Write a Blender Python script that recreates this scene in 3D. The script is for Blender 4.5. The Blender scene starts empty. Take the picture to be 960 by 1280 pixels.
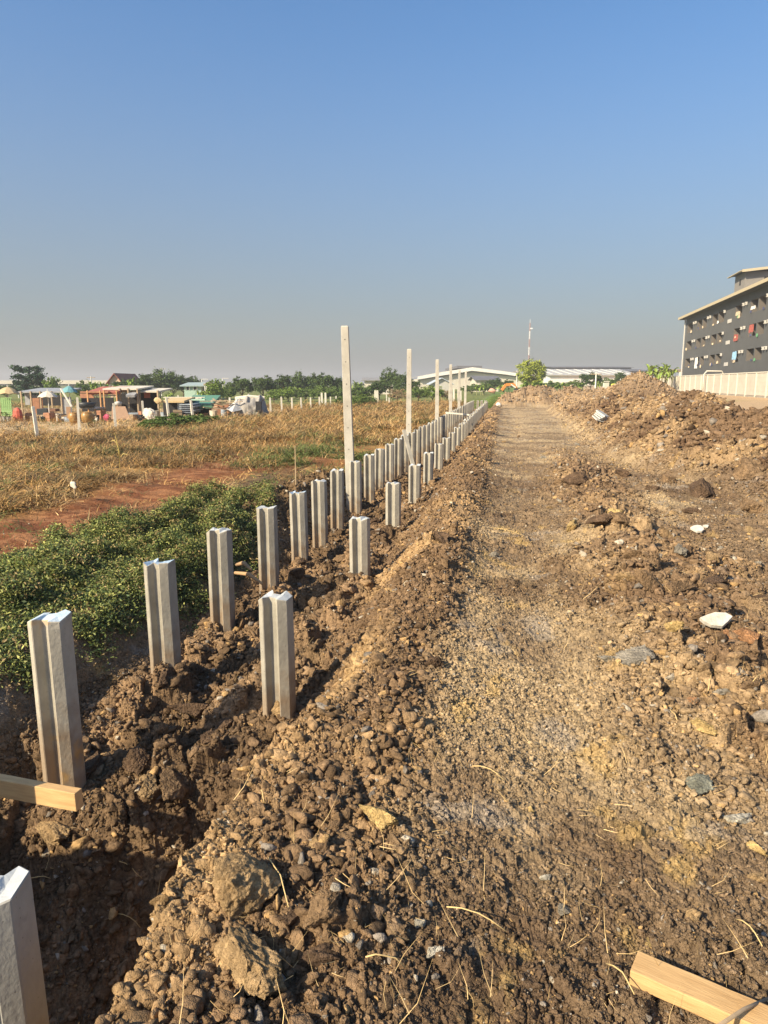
import bpy, math, random
import numpy as np
from mathutils import Vector, Matrix, Euler
R = math.radians
random.seed(7)
rng = np.random.default_rng(11)
scene = bpy.context.scene
col = scene.collection

# ------------------------------------------------------------------ camera
CAM = Vector((0, 0, 1.6)); YAW = R(9.7); PITCH = R(10.3); FPX = 888.0
cd = bpy.data.cameras.new('camera'); cam = bpy.data.objects.new('camera', cd); col.objects.link(cam)
cam.location = CAM; cam.rotation_euler = (R(90) - PITCH, 0, YAW)
cd.sensor_fit = 'VERTICAL'; cd.sensor_height = 36; cd.lens = 36 * FPX / 1280
cd.clip_start = 0.05; cd.clip_end = 6000
scene.camera = cam
F = Vector((-math.sin(YAW) * math.cos(PITCH), math.cos(YAW) * math.cos(PITCH), -math.sin(PITCH)))
RT = Vector((math.cos(YAW), math.sin(YAW), 0))
UP = RT.cross(F)

def ray(px, py):
    return F + RT * ((px - 480) / FPX) + UP * ((640 - py) / FPX)
def at_z(px, py, z):
    d = ray(px, py); return CAM + d * ((z - CAM.z) / d.z)
def at_s(px, py, s):
    return CAM + ray(px, py) * s

# ------------------------------------------------------------------ sky, sun, exposure
SUN_AZ, SUN_EL = 43.0, 33.0            # light travels 43 deg right of +Y
w = bpy.data.worlds.new('World'); scene.world = w; w.use_nodes = True
nt = w.node_tree; bg = nt.nodes['Background']
sky = nt.nodes.new('ShaderNodeTexSky'); sky.sky_type = 'NISHITA'; sky.sun_disc = False
sky.sun_elevation = R(SUN_EL); sky.sun_rotation = R(180 + SUN_AZ)
sky.air_density = 1.0; sky.dust_density = 1.6; sky.ozone_density = 2.5; sky.altitude = 0
# the smog layer near the horizon is greyer and dimmer than a clean sky
geo = nt.nodes.new('ShaderNodeTexCoord'); sep = nt.nodes.new('ShaderNodeSeparateXYZ')
nt.links.new(geo.outputs['Generated'], sep.inputs[0])
mr = nt.nodes.new('ShaderNodeMapRange'); mr.interpolation_type = 'SMOOTHSTEP'
mr.inputs[1].default_value = -0.02; mr.inputs[2].default_value = 0.48
mr.inputs[3].default_value = 0.80; mr.inputs[4].default_value = 0.0
nt.links.new(sep.outputs['Z'], mr.inputs[0])
mx = nt.nodes.new('ShaderNodeMix'); mx.data_type = 'RGBA'
nt.links.new(mr.outputs[0], mx.inputs[0]); hs_ = nt.nodes.new('ShaderNodeHueSaturation'); hs_.inputs['Saturation'].default_value = 1.22; nt.links.new(sky.outputs[0], hs_.inputs['Color']); nt.links.new(hs_.outputs[0], mx.inputs[6])
mx.inputs[7].default_value = (1.36, 1.36, 1.36, 1)
nt.links.new(mx.outputs[2], bg.inputs['Color'])
bg.inputs['Strength'].default_value = 0.108
sd = bpy.data.lights.new('sun', 'SUN'); sun = bpy.data.objects.new('sun', sd); col.objects.link(sun)
sd.energy = 5.0; sd.angle = R(0.6); sd.color = (1.0, 0.85, 0.62)
L = Vector((math.sin(R(SUN_AZ)) * math.cos(R(SUN_EL)), math.cos(R(SUN_AZ)) * math.cos(R(SUN_EL)), -math.sin(R(SUN_EL))))
sun.rotation_euler = L.to_track_quat('-Z', 'Y').to_euler(); sun.location = (-20, -30, 30)
scene.view_settings.view_transform = 'Standard'; scene.view_settings.look = 'None'
scene.view_settings.exposure = 0.85; scene.view_settings.gamma = 1
scene.render.engine = 'CYCLES'
scene.cycles.use_denoising = True
scene.cycles.max_bounces = 5; scene.cycles.diffuse_bounces = 3; scene.cycles.volume_bounces = 0
scene.cycles.use_adaptive_sampling = True
scene.cycles.volume_step_rate = 1.0

# ------------------------------------------------------------------ noise in numpy
def hsh(ix, iy, seed):
    h = (ix.astype(np.int64) * 374761393 + iy.astype(np.int64) * 668265263 + seed * 974711) & 0xFFFFFFFF
    h = ((h ^ (h >> 13)) * 1274126177) & 0xFFFFFFFF
    h = (h ^ (h >> 16)); h = (h * 2246822519) & 0xFFFFFFFF; h = h ^ (h >> 15)
    return (h & 0xFFFFFF) / 16777216.0
def vn(x, y, seed=0):
    ix = np.floor(x); iy = np.floor(y); fx = x - ix; fy = y - iy
    fx = fx * fx * (3 - 2 * fx); fy = fy * fy * (3 - 2 * fy)
    a = hsh(ix, iy, seed); b = hsh(ix + 1, iy, seed); c = hsh(ix, iy + 1, seed); d = hsh(ix + 1, iy + 1, seed)
    return (a * (1 - fx) + b * fx) * (1 - fy) + (c * (1 - fx) + d * fx) * fy * 1.0 - 0.5
def fbm(x, y, o=4, seed=0):
    s = 0; a = 1.0
    for k in range(o):
        s = s + a * vn(x + 17.3 * k, y - 9.1 * k, seed + k); x = x * 2.03; y = y * 2.03; a *= 0.52
    return s
def bumps(x, y, seed=0, keep=1.0):
    """domes of random size, one per cell: reads as clods"""
    ix = np.floor(x); iy = np.floor(y); best = np.zeros_like(x)
    for dx in (-1, 0, 1):
        for dy in (-1, 0, 1):
            cx = ix + dx; cy = iy + dy
            px = cx + hsh(cx, cy, seed); py = cy + hsh(cx, cy, seed + 1)
            r = 0.28 + 0.5 * hsh(cx, cy, seed + 2); h = 0.5 + 0.6 * hsh(cx, cy, seed + 5)
            an = hsh(cx, cy, seed + 3) * 3.14; q = 0.7 + 0.5 * hsh(cx, cy, seed + 4)
            ux = (x - px) * np.cos(an) + (y - py) * np.sin(an); uy = -(x - px) * np.sin(an) + (y - py) * np.cos(an)
            d = (np.abs(ux / q) ** 2.6 + np.abs(uy * q) ** 2.6) ** (1 / 2.6) / r
            v = np.where(d < 1, (1 - np.clip(d, 0, 1) ** 3.0) ** 0.7 * r * 1.4 * h, 0)
            v = np.where(hsh(cx, cy, seed + 6) < keep, v, 0)
            best = np.maximum(best, v)
    return best
def facets(x, y, seed=0, keep=1.0, gap=.22):
    """angular broken lumps: one tilted face per cell, dark gaps between them"""
    ix = np.floor(x); iy = np.floor(y); f1 = np.full_like(x, 9.0); f2 = np.full_like(x, 9.0); hv = np.zeros_like(x)
    for dx in (-1, 0, 1):
        for dy in (-1, 0, 1):
            cx = ix + dx; cy = iy + dy
            ux = x - cx - hsh(cx, cy, seed); uy = y - cy - hsh(cx, cy, seed + 1)
            d = np.maximum(np.abs(ux * .82 + uy * .57), np.abs(-ux * .57 + uy * .82)) * .55 + .5 * np.sqrt(ux * ux + uy * uy)
            k = hsh(cx, cy, seed + 6)
            h = .35 + .75 * hsh(cx, cy, seed + 5) + 1.1 * (ux * (hsh(cx, cy, seed + 2) - .5) + uy * (hsh(cx, cy, seed + 3) - .5)) * 1.6
            h = np.where(k < keep, h, 0.0)
            c = d < f1
            f2 = np.where(c, f1, np.minimum(f2, d)); hv = np.where(c, h, hv); f1 = np.where(c, d, f1)
    e = np.clip((f2 - f1) / gap, 0, 1)
    return hv * (1 - (1 - e) ** 2.2)
def ss(a, b, x):
    t = np.clip((x - a) / (b - a), 0, 1); return t * t * (3 - 2 * t)
def ip(x, xs, ys): return np.interp(x, xs, ys)

# ------------------------------------------------------------------ the lie of the land
# X = distance right of the camera across the pile rows, Y = along the rows
def macro(X, Y):
    wob = 0.10 * vn(Y / 0.9, X * 0 + 3.3, 40) + 0.10 * vn(Y / 2.7, X * 0 + 1.3, 41)
    # road with two wheel tracks and a strip of clods between them
    road = 0.03 * fbm(X / 1.6, Y / 3.0, 3, 3)
    road = road - 0.035 * np.exp(-((X - 0.25 - 0.5*wob) / 0.28) ** 2) - 0.03 * np.exp(-((X - 1.95) / 0.3) ** 2) * ss(2, 5, Y)
    road = road + 0.07 * np.exp(-((X - 1.15 - wob) / 0.36) ** 2) * ss(2.4, 4, Y) * (1 - ss(14, 22, Y))
    # spoil bank between the road and the right pile row
    hb = ip(Y, [0, 1.5, 3, 5, 8, 12, 20, 40, 60], [.06, .07, .07, .12, .14, .12, .10, .07, .0]) + 0.11 * vn(Y / 0.8, X * 0, 42)
    cr = ip(Y, [0, 3, 4.5, 9, 14], [-.72, -.60, -.50, -.52, -.66])
    du = X - cr - wob; berm = hb * np.exp(-(du / np.where(du > 0, ip(Y, [0, 3, 4.5, 60], [.34, .32, .28, .28]), .60)) ** 2)
    z = road + berm
    # trench; the unseen near end and added depth are shaped to darken the pit
    zt = ip(Y, [.75, 1.0, 2.5, 2.85, 3.2, 3.6, 5, 8, 15, 18, 22, 52, 54], [-.1, -1.5, -1.4, -1.1, -.78, -.68, -.62, -.60, -.62, -.7, -1.1, -1.1, -.3])
    zt = zt + 0.10 * fbm(X / .5, Y / .6, 3, 8)
    zr = ip(Y, [.75, 1.0, 2.7, 3.1, 3.45, 4.2, 6.5, 9, 60], [-.1, -1.6, -1.6, -1.2, -.66, -.5, -.37, -.36, -.35])      # level at the right row
    rim = ip(Y, [0, 1.5, 2.0, 2.8, 3.6, 5, 9, 14], [-.88, -.92, -1.0, -1.0, -.72, -.58, -.66, -.78]) + 0.8 * wob
    foot = ip(Y, [0, 2.3, 3.2, 4.5, 8, 14], [-1.12, -1.18, -1.24, -1.30, -1.36, -1.36])
    tr = ss(0, 1, (X - foot) / (rim - foot))
    inner = zr + (zt - zr) * ss(-1.45, -2.0, X)
    z = inner + (z - inner) * tr
    # left bank and field (an unseen mound is added to shade the near pit)
    zf = -0.22 - 0.30 * ss(-7, -24, X) - 0.25 * ss(25, 60, Y) + 0.05 * fbm(X / 3, Y / 3, 3, 12)
    zf = zf + 0.16 * np.exp(-((X + 3.15) / 0.4) ** 2) * ss(8.3, 9.6, Y) * (1 - ss(12, 14, Y))
    zf = zf + 1.0 * np.exp(-((X + 3.35) / .55) ** 4 - ((Y - .7) / 1.15) ** 4)
    b0 = -2.60 + 0.0 * Y
    b1 = ip(Y, [0, 4, 6, 9, 12, 20], [-3.15, -3.25, -3.35, -3.2, -3.0, -2.9]) + 1.5 * wob
    left = ss(0, 1, (X - b0) / (b1 - b0))
    z = np.where(X < b0, z + (zf - z) * left, z)
    # field takes over past the end of the trench
    e = ss(53, 56, Y)
    z = z + (np.where(X < -1, zf, 0.0) - z) * e * (X < 0)
    # long heap on the right
    hc = ip(Y, [7.6, 11, 13, 15, 19, 25, 33, 45, 52], [0, .46, .80, 1.0, 1.12, 1.0, .95, .95, 0])
    cx = 4.6 + 0.5 * vn(Y / 4, X * 0, 50)
    hw = ip(Y, [7.5, 10, 12, 18, 60], [1.3, 1.7, 1.9, 2.3, 2.4])
    t = np.clip(1 - np.abs(X - cx) / hw, 0, 1)
    heap = hc * (t ** 0.85) * (1 + .35 * fbm(X / 1.2, Y / 1.6, 3, 51))
    d2 = np.sqrt(((X - 6.4) / 3.6) ** 2 + ((Y - 37) / 4.2) ** 2)
    heap = np.maximum(heap, 2.05 * np.clip(1 - d2, 0, 1) ** .9)
    hx = ip(X, [-.9, -.1, 1, 2, 4, 7, 10, 13], [0, .75, 1.0, 1.1, 1.1, 1.15, .9, 0])
    heap = np.maximum(heap, hx * np.clip(1 - np.abs(Y - 51 - 1.2*vn(X / 2, X * 0, 52)) / 2.6, 0, 1) * (1 + .5 * fbm(X / 1.1, Y / 1.1, 3, 53)))
    z = z + heap
    z = z + 0.55 * ss(9, 30, X) * ss(4, 14, Y)
    return z, heap

def zones(X, Y):
    w_ = 0.25 * fbm(X / .6, Y / .8, 3, 77)
    berm = ss(-1.5, -1.2, X) * (1 - ss(-.45, -.15, X + .5 * w_)) * (1 - ss(52, 54, Y))
    tr = ss(-2.9, -2.6, X + .5 * w_) * (1 - ss(-1.4, -1.1, X)) * (1 - ss(53, 55, Y))
    clods = ss(8.6, 9.4, Y) * (1 - ss(12.5, 14, Y)) * np.exp(-((X + 3.2) / .55) ** 4)
    tr = np.maximum(tr, clods)
    strip = np.exp(-((X - 1.35 - 1.6 * w_) / ip(Y, [2, 5, 9, 14], [.75, .8, .6, .5])) ** 4) * ss(2.0, 3.4, Y + w_) * (1 - ss(13, 19, Y))
    field = 1 - ss(-3.2, -2.8, X + .5 * w_)
    return berm, np.clip(tr, 0, 1), strip, field, w_

def H(X, Y, fine=True):
    X = np.asarray(X, float); Y = np.asarray(Y, float)
    z, heap = macro(X, Y)
    berm, tr, strip, field, w_ = zones(X, Y)
    hp = ss(.03, .25, heap)
    rough = np.clip(berm + tr + .55 * strip + hp, 0, 1)
    # clean scraped soil on parts of the berm face
    scr = ss(.05, .3, fbm(X / .55 + 9, Y / .9, 3, 90)) * berm * .75
    X2 = X + .035 * vn(X / .05, Y / .05, 200); Y2 = Y + .035 * vn(X / .05 + 7, Y / .05, 201)
    scr = np.clip(scr + berm * (np.exp(-((X + .86) / .22) ** 2 - ((Y - 3.75) / .8) ** 2) + np.exp(-((X + 1.0) / .13) ** 2 - ((Y - 1.75) / .5) ** 2)), 0, 1)
    soft = rough * (1 - scr); pk = 1 - .75 * ss(33, 35, Y) * (X > 3) * (1 - ss(42, 44, Y))
    z = z + soft * (.080 * facets(X2 / .24, Y2 / .24, 60, .45) * (.40 + tr) + .026 * facets(X2 / .09, Y2 / .09, 63, .6))
    z = z + .5 * ss(.0, .06, heap) * (1 - hp) * .10 * facets(X2 / .2, Y2 / .2, 136, .5)
    z = z + hp * pk * (.13 * facets(X2 / .7, Y2 / .7, 66, .5) + .10 * facets(X2 / .26, Y2 / .26, 69, .6))
    rd = (1 - field) * (1 - soft) * (1 - hp) * (X < 9)
    z = z + rd * .032 * facets(X2 / .13, Y2 / .13, 130, .28) * ss(-.25, .2, fbm(X / .7, Y / .7, 3, 131)) + rd * .045 * facets(X2 / .28, Y2 / .28, 133, .22) * ss(3, 5, Y) * (.35 + .65 * ss(1.6, 2.3, X))
    z = z + strip * .09 * facets(X2 / .22, Y2 / .22, 72, .5)
    if fine:
        g = .7 + .3 * rough
        z = z + g * (1 - .7 * scr) * (.016 * facets(X2 / .045, Y2 / .045, 75, .7) + .013 * facets(X / .024, Y / .024, 78, .85)) * (1 - .8 * field * (1 - tr))
        z = z + .020 * fbm(X / .35, Y / .35, 4, 81) + .035 * rough * fbm(X / .2, Y / .2, 4, 85) + (.004 + .010 * rough) * fbm(X / .045, Y / .045, 3, 95)
        z = z + .10 * field * (1 - tr) * fbm(X / .8, Y / .8, 3, 88)
    return z

def h1(x, y): return float(H(np.array([x]), np.array([y]))[0])
def hit(px, py, s0=1.2, s1=90):
    """where the sight line of one point of the photograph meets the ground (used to measure places)"""
    d = ray(px, py); s = np.exp(np.linspace(math.log(s0), math.log(s1), 900))
    x = CAM.x + d.x * s; y = CAM.y + d.y * s; z = CAM.z + d.z * s
    g = H(x, y, False) > z
    k = int(np.argmax(g)) if g.any() else 899
    return Vector((x[k], y[k], h1(x[k], y[k]))), s[k]

# ------------------------------------------------------------------ bookkeeping
def tag(o, label=None, cat=None, group=None, kind=None):
    if label: o['label'] = label
    if cat: o['category'] = cat
    if group: o['group'] = group
    if kind: o['kind'] = kind
    return o
def empty(name, loc=(0, 0, 0), rz=0, label=None, cat=None, group=None):
    o = bpy.data.objects.new(name, None); col.objects.link(o); o.location = loc; o.rotation_euler = (0, 0, rz)
    o.empty_display_size = .2
    return tag(o, label, cat, group)
def link_mesh(name, me, mats, parent=None, smooth=False):
    for m in (mats if isinstance(mats, (list, tuple)) else [mats]): me.materials.append(m)
    if smooth: me.polygons.foreach_set('use_smooth', np.ones(len(me.polygons), bool))
    o = bpy.data.objects.new(name, me); col.objects.link(o)
    if parent: o.parent = parent
    return o
def np_mesh(name, V, Q, tri=False):
    me = bpy.data.meshes.new(name); V = np.asarray(V, np.float32); Q = np.asarray(Q, np.int32); n = Q.shape[1]
    me.vertices.add(len(V)); me.vertices.foreach_set('co', V.ravel())
    me.loops.add(Q.size); me.loops.foreach_set('vertex_index', Q.ravel())
    me.polygons.add(len(Q)); me.polygons.foreach_set('loop_start', np.arange(0, Q.size, n, dtype=np.int32))
    me.update(calc_edges=True); me.validate()
    return me
class MB:
    def __init__(s): s.v = []; s.f = []; s.mi = []
    def add(s, vs, fs, mi=0):
        n = len(s.v); s.v += [tuple(v) for v in vs]; s.f += [tuple(i + n for i in f) for f in fs]; s.mi += [mi] * len(fs)
    def box(s, c, d, M=None, mi=0):
        x, y, z = [k / 2 for k in d]; vs = [Vector((i * x, j * y, k * z)) for k in (-1, 1) for j in (-1, 1) for i in (-1, 1)]
        if M is not None: vs = [M @ v for v in vs]
        vs = [v + Vector(c) for v in vs]
        s.add(vs, [(0, 2, 3, 1), (4, 5, 7, 6), (0, 1, 5, 4), (2, 6, 7, 3), (0, 4, 6, 2), (1, 3, 7, 5)], mi)
    def bar(s, a, b, w, h=None, mi=0):
        a = Vector(a); b = Vector(b); h = h or w; d = b - a; q = d.to_track_quat('Z', 'Y').to_matrix()
        s.box((a + b) / 2, (w, h, d.length), q, mi)
    def tube(s, pts, rs, n=8, mi=0, cap=True):
        pts = [Vector(p) for p in pts]; k = len(pts)
        if not isinstance(rs, (list, tuple)): rs = [rs] * k
        vs = []
        for i, p in enumerate(pts):
            d = pts[min(i + 1, k - 1)] - pts[max(i - 1, 0)]; q = d.to_track_quat('Z', 'Y')
            for j in range(n):
                a = 2 * math.pi * j / n; vs.append(p + q @ Vector((math.cos(a) * rs[i], math.sin(a) * rs[i], 0)))
        fs = [(i * n + j, i * n + (j + 1) % n, (i + 1) * n + (j + 1) % n, (i + 1) * n + j) for i in range(k - 1) for j in range(n)]
        if cap: fs += [tuple(reversed(range(n))), tuple((k - 1) * n + j for j in range(n))]
        s.add(vs, fs, mi)
    def lathe(s, prof, c=(0, 0, 0), n=16, mi=0, ang=None):
        vs = []; c = Vector(c)
        for r, z in prof:
            for j in range(n):
                a = 2 * math.pi * j / n; vs.append(c + Vector((math.cos(a) * r, math.sin(a) * r, z)))
        k = len(prof)
        fs = [(i * n + j, i * n + (j + 1) % n, (i + 1) * n + (j + 1) % n, (i + 1) * n + j) for i in range(k - 1) for j in range(n)]
        s.add(vs, fs, mi)
    def quad(s, a, b, c, d, mi=0): s.add([a, b, c, d], [(0, 1, 2, 3)], mi)
    def build(s, name, mats, parent=None, smooth=False, bevel=0):
        me = bpy.data.meshes.new(name); me.from_pydata(s.v, [], s.f); me.update()
        me.polygons.foreach_set('material_index', np.array(s.mi, np.int32))
        o = link_mesh(name, me, mats, parent, smooth)
        if bevel:
            b = o.modifiers.new('bevel', 'BEVEL'); b.width = bevel; b.segments = 2; b.limit_method = 'ANGLE'
        return o
def copy_tree(o, parent=None):
    c = o.copy(); col.objects.link(c)
    if parent: c.parent = parent
    for ch in list(KIDS.get(o.name, [])): copy_tree(ch, c)
    return c
KIDS = {}
def kids(root, *parts):
    KIDS[root.name] = list(parts); return root

# ------------------------------------------------------------------ materials
def mat(name, rgb, rough=.85, var=.25, scale=6, bump=0, bscale=40, rgb2=None, coord='Object', spec=.3, metal=0, stretch=None, trans=0):
    m = bpy.data.materials.new(name); m.use_nodes = True; n = m.node_tree; L_ = n.links; b = n.nodes['Principled BSDF']
    b.inputs['Roughness'].default_value = rough; b.inputs['Metallic'].default_value = metal
    b.inputs['Specular IOR Level'].default_value = spec
    tc = n.nodes.new('ShaderNodeTexCoord'); src = tc.outputs[coord]
    if stretch:
        mp = n.nodes.new('ShaderNodeMapping'); mp.inputs['Scale'].default_value = stretch; L_.new(src, mp.inputs[0]); src = mp.outputs[0]
    no = n.nodes.new('ShaderNodeTexNoise'); no.inputs['Scale'].default_value = scale; no.inputs['Detail'].default_value = 7; no.inputs['Roughness'].default_value = .65
    L_.new(src, no.inputs['Vector'])
    oi = n.nodes.new('ShaderNodeObjectInfo')
    ad = n.nodes.new('ShaderNodeMath'); ad.operation = 'MULTIPLY_ADD'; ad.inputs[1].default_value = .35; L_.new(oi.outputs['Random'], ad.inputs[0]); 
    ms = n.nodes.new('ShaderNodeMath'); ms.operation = 'MULTIPLY_ADD'; L_.new(no.outputs['Fac'], ms.inputs[0]); ms.inputs[1].default_value = 2.2; ms.inputs[2].default_value = -.78
    L_.new(ms.outputs[0], ad.inputs[2])
    mi = n.nodes.new('ShaderNodeMix'); mi.data_type = 'RGBA'; L_.new(ad.outputs[0], mi.inputs[0])
    r2 = rgb2 or tuple(c * (1 + var) for c in rgb); r1 = rgb if rgb2 else tuple(c * (1 - var) for c in rgb)
    mi.inputs[6].default_value = (*r1, 1); mi.inputs[7].default_value = (*r2, 1)
    L_.new(mi.outputs[2], b.inputs['Base Color'])
    if bump:
        nb = n.nodes.new('ShaderNodeTexNoise'); nb.inputs['Scale'].default_value = bscale; nb.inputs['Detail'].default_value = 5
        L_.new(src, nb.inputs['Vector']); bu = n.nodes.new('ShaderNodeBump'); bu.inputs['Strength'].default_value = .8; bu.inputs['Distance'].default_value = bump
        L_.new(nb.outputs['Fac'], bu.inputs['Height']); L_.new(bu.outputs[0], b.inputs['Normal'])
    return m

def soil_mat(name, inst=False, bumpd=.006):
    m = bpy.data.materials.new(name); m.use_nodes = True; n = m.node_tree; L_ = n.links; b = n.nodes['Principled BSDF']
    b.inputs['Roughness'].default_value = .95; b.inputs['Specular IOR Level'].default_value = .15
    at = n.nodes.new('ShaderNodeAttribute'); at.attribute_name = 'col'
    if inst: at.attribute_type = 'INSTANCER'
    tc = n.nodes.new('ShaderNodeTexCoord')
    g = n.nodes.new('ShaderNodeNewGeometry')
    n1 = n.nodes.new('ShaderNodeTexNoise'); n1.inputs['Scale'].default_value = 22; n1.inputs['Detail'].default_value = 8; n1.inputs['Roughness'].default_value = .7
    L_.new(g.outputs['Position'], n1.inputs['Vector'])
    v = n.nodes.new('ShaderNodeTexVoronoi'); v.inputs['Scale'].default_value = 75; L_.new(g.outputs['Position'], v.inputs['Vector'])
    v.inputs['Randomness'].default_value = 1
    r = n.nodes.new('ShaderNodeMapRange'); L_.new(n1.outputs['Fac'], r.inputs[0]); r.inputs[1].default_value = .3; r.inputs[2].default_value = .7; r.inputs[3].default_value = .66; r.inputs[4].default_value = 1.38
    sc = n.nodes.new('ShaderNodeSeparateColor'); L_.new(v.outputs['Color'], sc.inputs[0])
    r2 = n.nodes.new('ShaderNodeMapRange'); L_.new(sc.outputs[0], r2.inputs[0]); r2.inputs[3].default_value = .8; r2.inputs[4].default_value = 1.22
    mu = n.nodes.new('ShaderNodeMath'); mu.operation = 'MULTIPLY'; L_.new(r.outputs[0], mu.inputs[0]); L_.new(r2.outputs[0], mu.inputs[1])
    vm = n.nodes.new('ShaderNodeVectorMath'); vm.operation = 'SCALE'; L_.new(at.outputs['Vector'] if not inst else at.outputs['Vector'], vm.inputs[0]); L_.new(mu.outputs[0], vm.inputs['Scale'])
    L_.new(vm.outputs[0], b.inputs['Base Color'])
    n2 = n.nodes.new('ShaderNodeTexNoise'); n2.inputs['Scale'].default_value = 90; n2.inputs['Detail'].default_value = 6; n2.inputs['Roughness'].default_value = .75
    L_.new(g.outputs['Position'], n2.inputs['Vector'])
    a2 = n.nodes.new('ShaderNodeMath'); a2.operation = 'SUBTRACT'; L_.new(n2.outputs['Fac'], a2.inputs[0]); L_.new(v.outputs['Distance'], a2.inputs[1])
    bu = n.nodes.new('ShaderNodeBump'); bu.inputs['Strength'].default_value = 1; bu.inputs['Distance'].default_value = bumpd
    L_.new(a2.outputs[0], bu.inputs['Height'])
    n3_ = n.nodes.new('ShaderNodeTexVoronoi'); n3_.inputs['Scale'].default_value = 260; L_.new(g.outputs['Position'], n3_.inputs['Vector'])
    b3 = n.nodes.new('ShaderNodeBump'); b3.inputs['Strength'].default_value = .8; b3.inputs['Distance'].default_value = .003; b3.invert = True
    L_.new(n3_.outputs['Distance'], b3.inputs['Height']); L_.new(bu.outputs[0], b3.inputs['Normal']); L_.new(b3.outputs[0], b.inputs['Normal'])
    return m

# base colours of the ground
def soil_color(X, Y, heap=None):
    if heap is None: heap = macro(X, Y)[1]
    berm, tr, strip, field, w_ = zones(X, Y)
    def C(*a): return np.array(a)[None, :]
    def mixc(c, d, f): return c + (d - c) * np.clip(f, 0, 1)[:, None]
    c = np.repeat(C(.205, .145, .088), len(X), 0)                                   # trodden grey-brown soil
    c = mixc(c, C(.36, .27, .16), ss(-.1, .35, fbm(X / .8, Y / 1.7, 4, 20)))       # dry pale film
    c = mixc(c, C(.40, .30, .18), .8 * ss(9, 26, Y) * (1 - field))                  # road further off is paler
    c = mixc(c, C(.115, .075, .045), .8 * ss(.05, .40, fbm(X / .5 + 5, Y / .8, 4, 22)) * (1 - .6 * ss(8, 20, Y)))
    c = mixc(c, C(.115, .078, .048), .35 * (1 - ss(1.6, 2.5, Y - .3 * X + .5 * w_)))
    c = mixc(c, C(.42, .29, .12), .6 * ss(.30, .55, fbm(X / .22 + 3, Y / .3, 5, 24)))   # yellow clay
    c = mixc(c, C(.30, .255, .20), .6 * ss(.28, .5, fbm(X / .3 + 31, Y / .35, 5, 26)))    # grey clay
    c = mixc(c, C(.16, .11, .068), .65 * ss(.0, .35, fbm(X / 1.3, Y / .4, 4, 36)) * ss(4, 8, Y))
    bc = mixc(np.repeat(C(.175, .115, .066), len(X), 0), C(.36, .24, .125), ss(-.15, .4, fbm(X / .5 + 9, Y / .8, 4, 90)))
    bc = mixc(bc, C(.42, .285, .14), (.8 * np.exp(-((X + .86) / .16) ** 2 - ((Y - 3.75) / .6) ** 2) + .55 * np.exp(-((X + 1.02) / .12) ** 2 - ((Y - 1.75) / .5) ** 2)))
    c = mixc(c, bc, berm)
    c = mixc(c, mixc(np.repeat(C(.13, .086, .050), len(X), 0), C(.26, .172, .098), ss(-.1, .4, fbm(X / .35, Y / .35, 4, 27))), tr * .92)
    c = mixc(c, mixc(np.repeat(C(.17, .11, .065), len(X), 0), C(.31, .21, .115), ss(-.1, .3, fbm(X / .3, Y / .3, 3, 28))), strip * .75)
    hp = ss(.04, .3, heap)
    hc = mixc(np.repeat(C(.165, .108, .064), len(X), 0), C(.29, .20, .112), ss(-.15, .3, fbm(X / .9, Y / .9, 5, 29)))
    hc = mixc(hc, C(.105, .064, .038), .9 * ss(.02, .28, fbm(X / 1.5 + 8, Y / 1.3, 4, 30)))
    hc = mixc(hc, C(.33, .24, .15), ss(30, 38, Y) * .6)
    c = mixc(c, hc, hp)
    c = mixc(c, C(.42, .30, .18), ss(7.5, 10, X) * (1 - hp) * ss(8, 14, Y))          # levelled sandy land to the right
    # the field
    f = mixc(np.repeat(C(.34, .20, .075), len(X), 0), C(.20, .12, .05), ss(-.1, .3, fbm(X / 1.1, Y / 1.1, 4, 31)))
    red = np.exp(-((X + 5.75 + .8 * w_ + .04 * (Y - 9)) / 1.15) ** 4) * (1 - .75 * ss(15, 20, Y)) + .7 * ss(.15, .3, fbm(X / 2.2 + 40, Y / 1.4, 3, 33)) * (X < -3) * (X > -12) * (Y > 12) * (1 - ss(22, 28, Y))
    rc = mixc(np.repeat(C(.165, .066, .030), len(X), 0), C(.28, .135, .064), ss(-.1, .3, fbm(X / .35, Y / .12, 4, 34)))
    f = mixc(f, rc, red)
    f = mixc(f, C(.15, .10, .055), ss(-5.3, -4.6, X) * (1 - ss(13, 15, Y)))
    sandy = ss(-14.5, -16, X + 2 * w_) * (1 - ss(60, 80, Y)) * ss(22.6, 24.2, Y + 2 * w_)
    f = mixc(f, C(.46, .34, .2), sandy)
    f = mixc(f, C(.12, .17, .05), ss(58, 66, Y) * .8)
    c = mixc(c, f, field)
    c = mixc(c, C(.13, .19, .05), ss(57, 60, Y) * (1 - field) * (1 - ss(12, 20, X)))
    g_ = c.mean(1, keepdims=True); c = g_ + (c - g_) * 1.04
    return c

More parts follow.
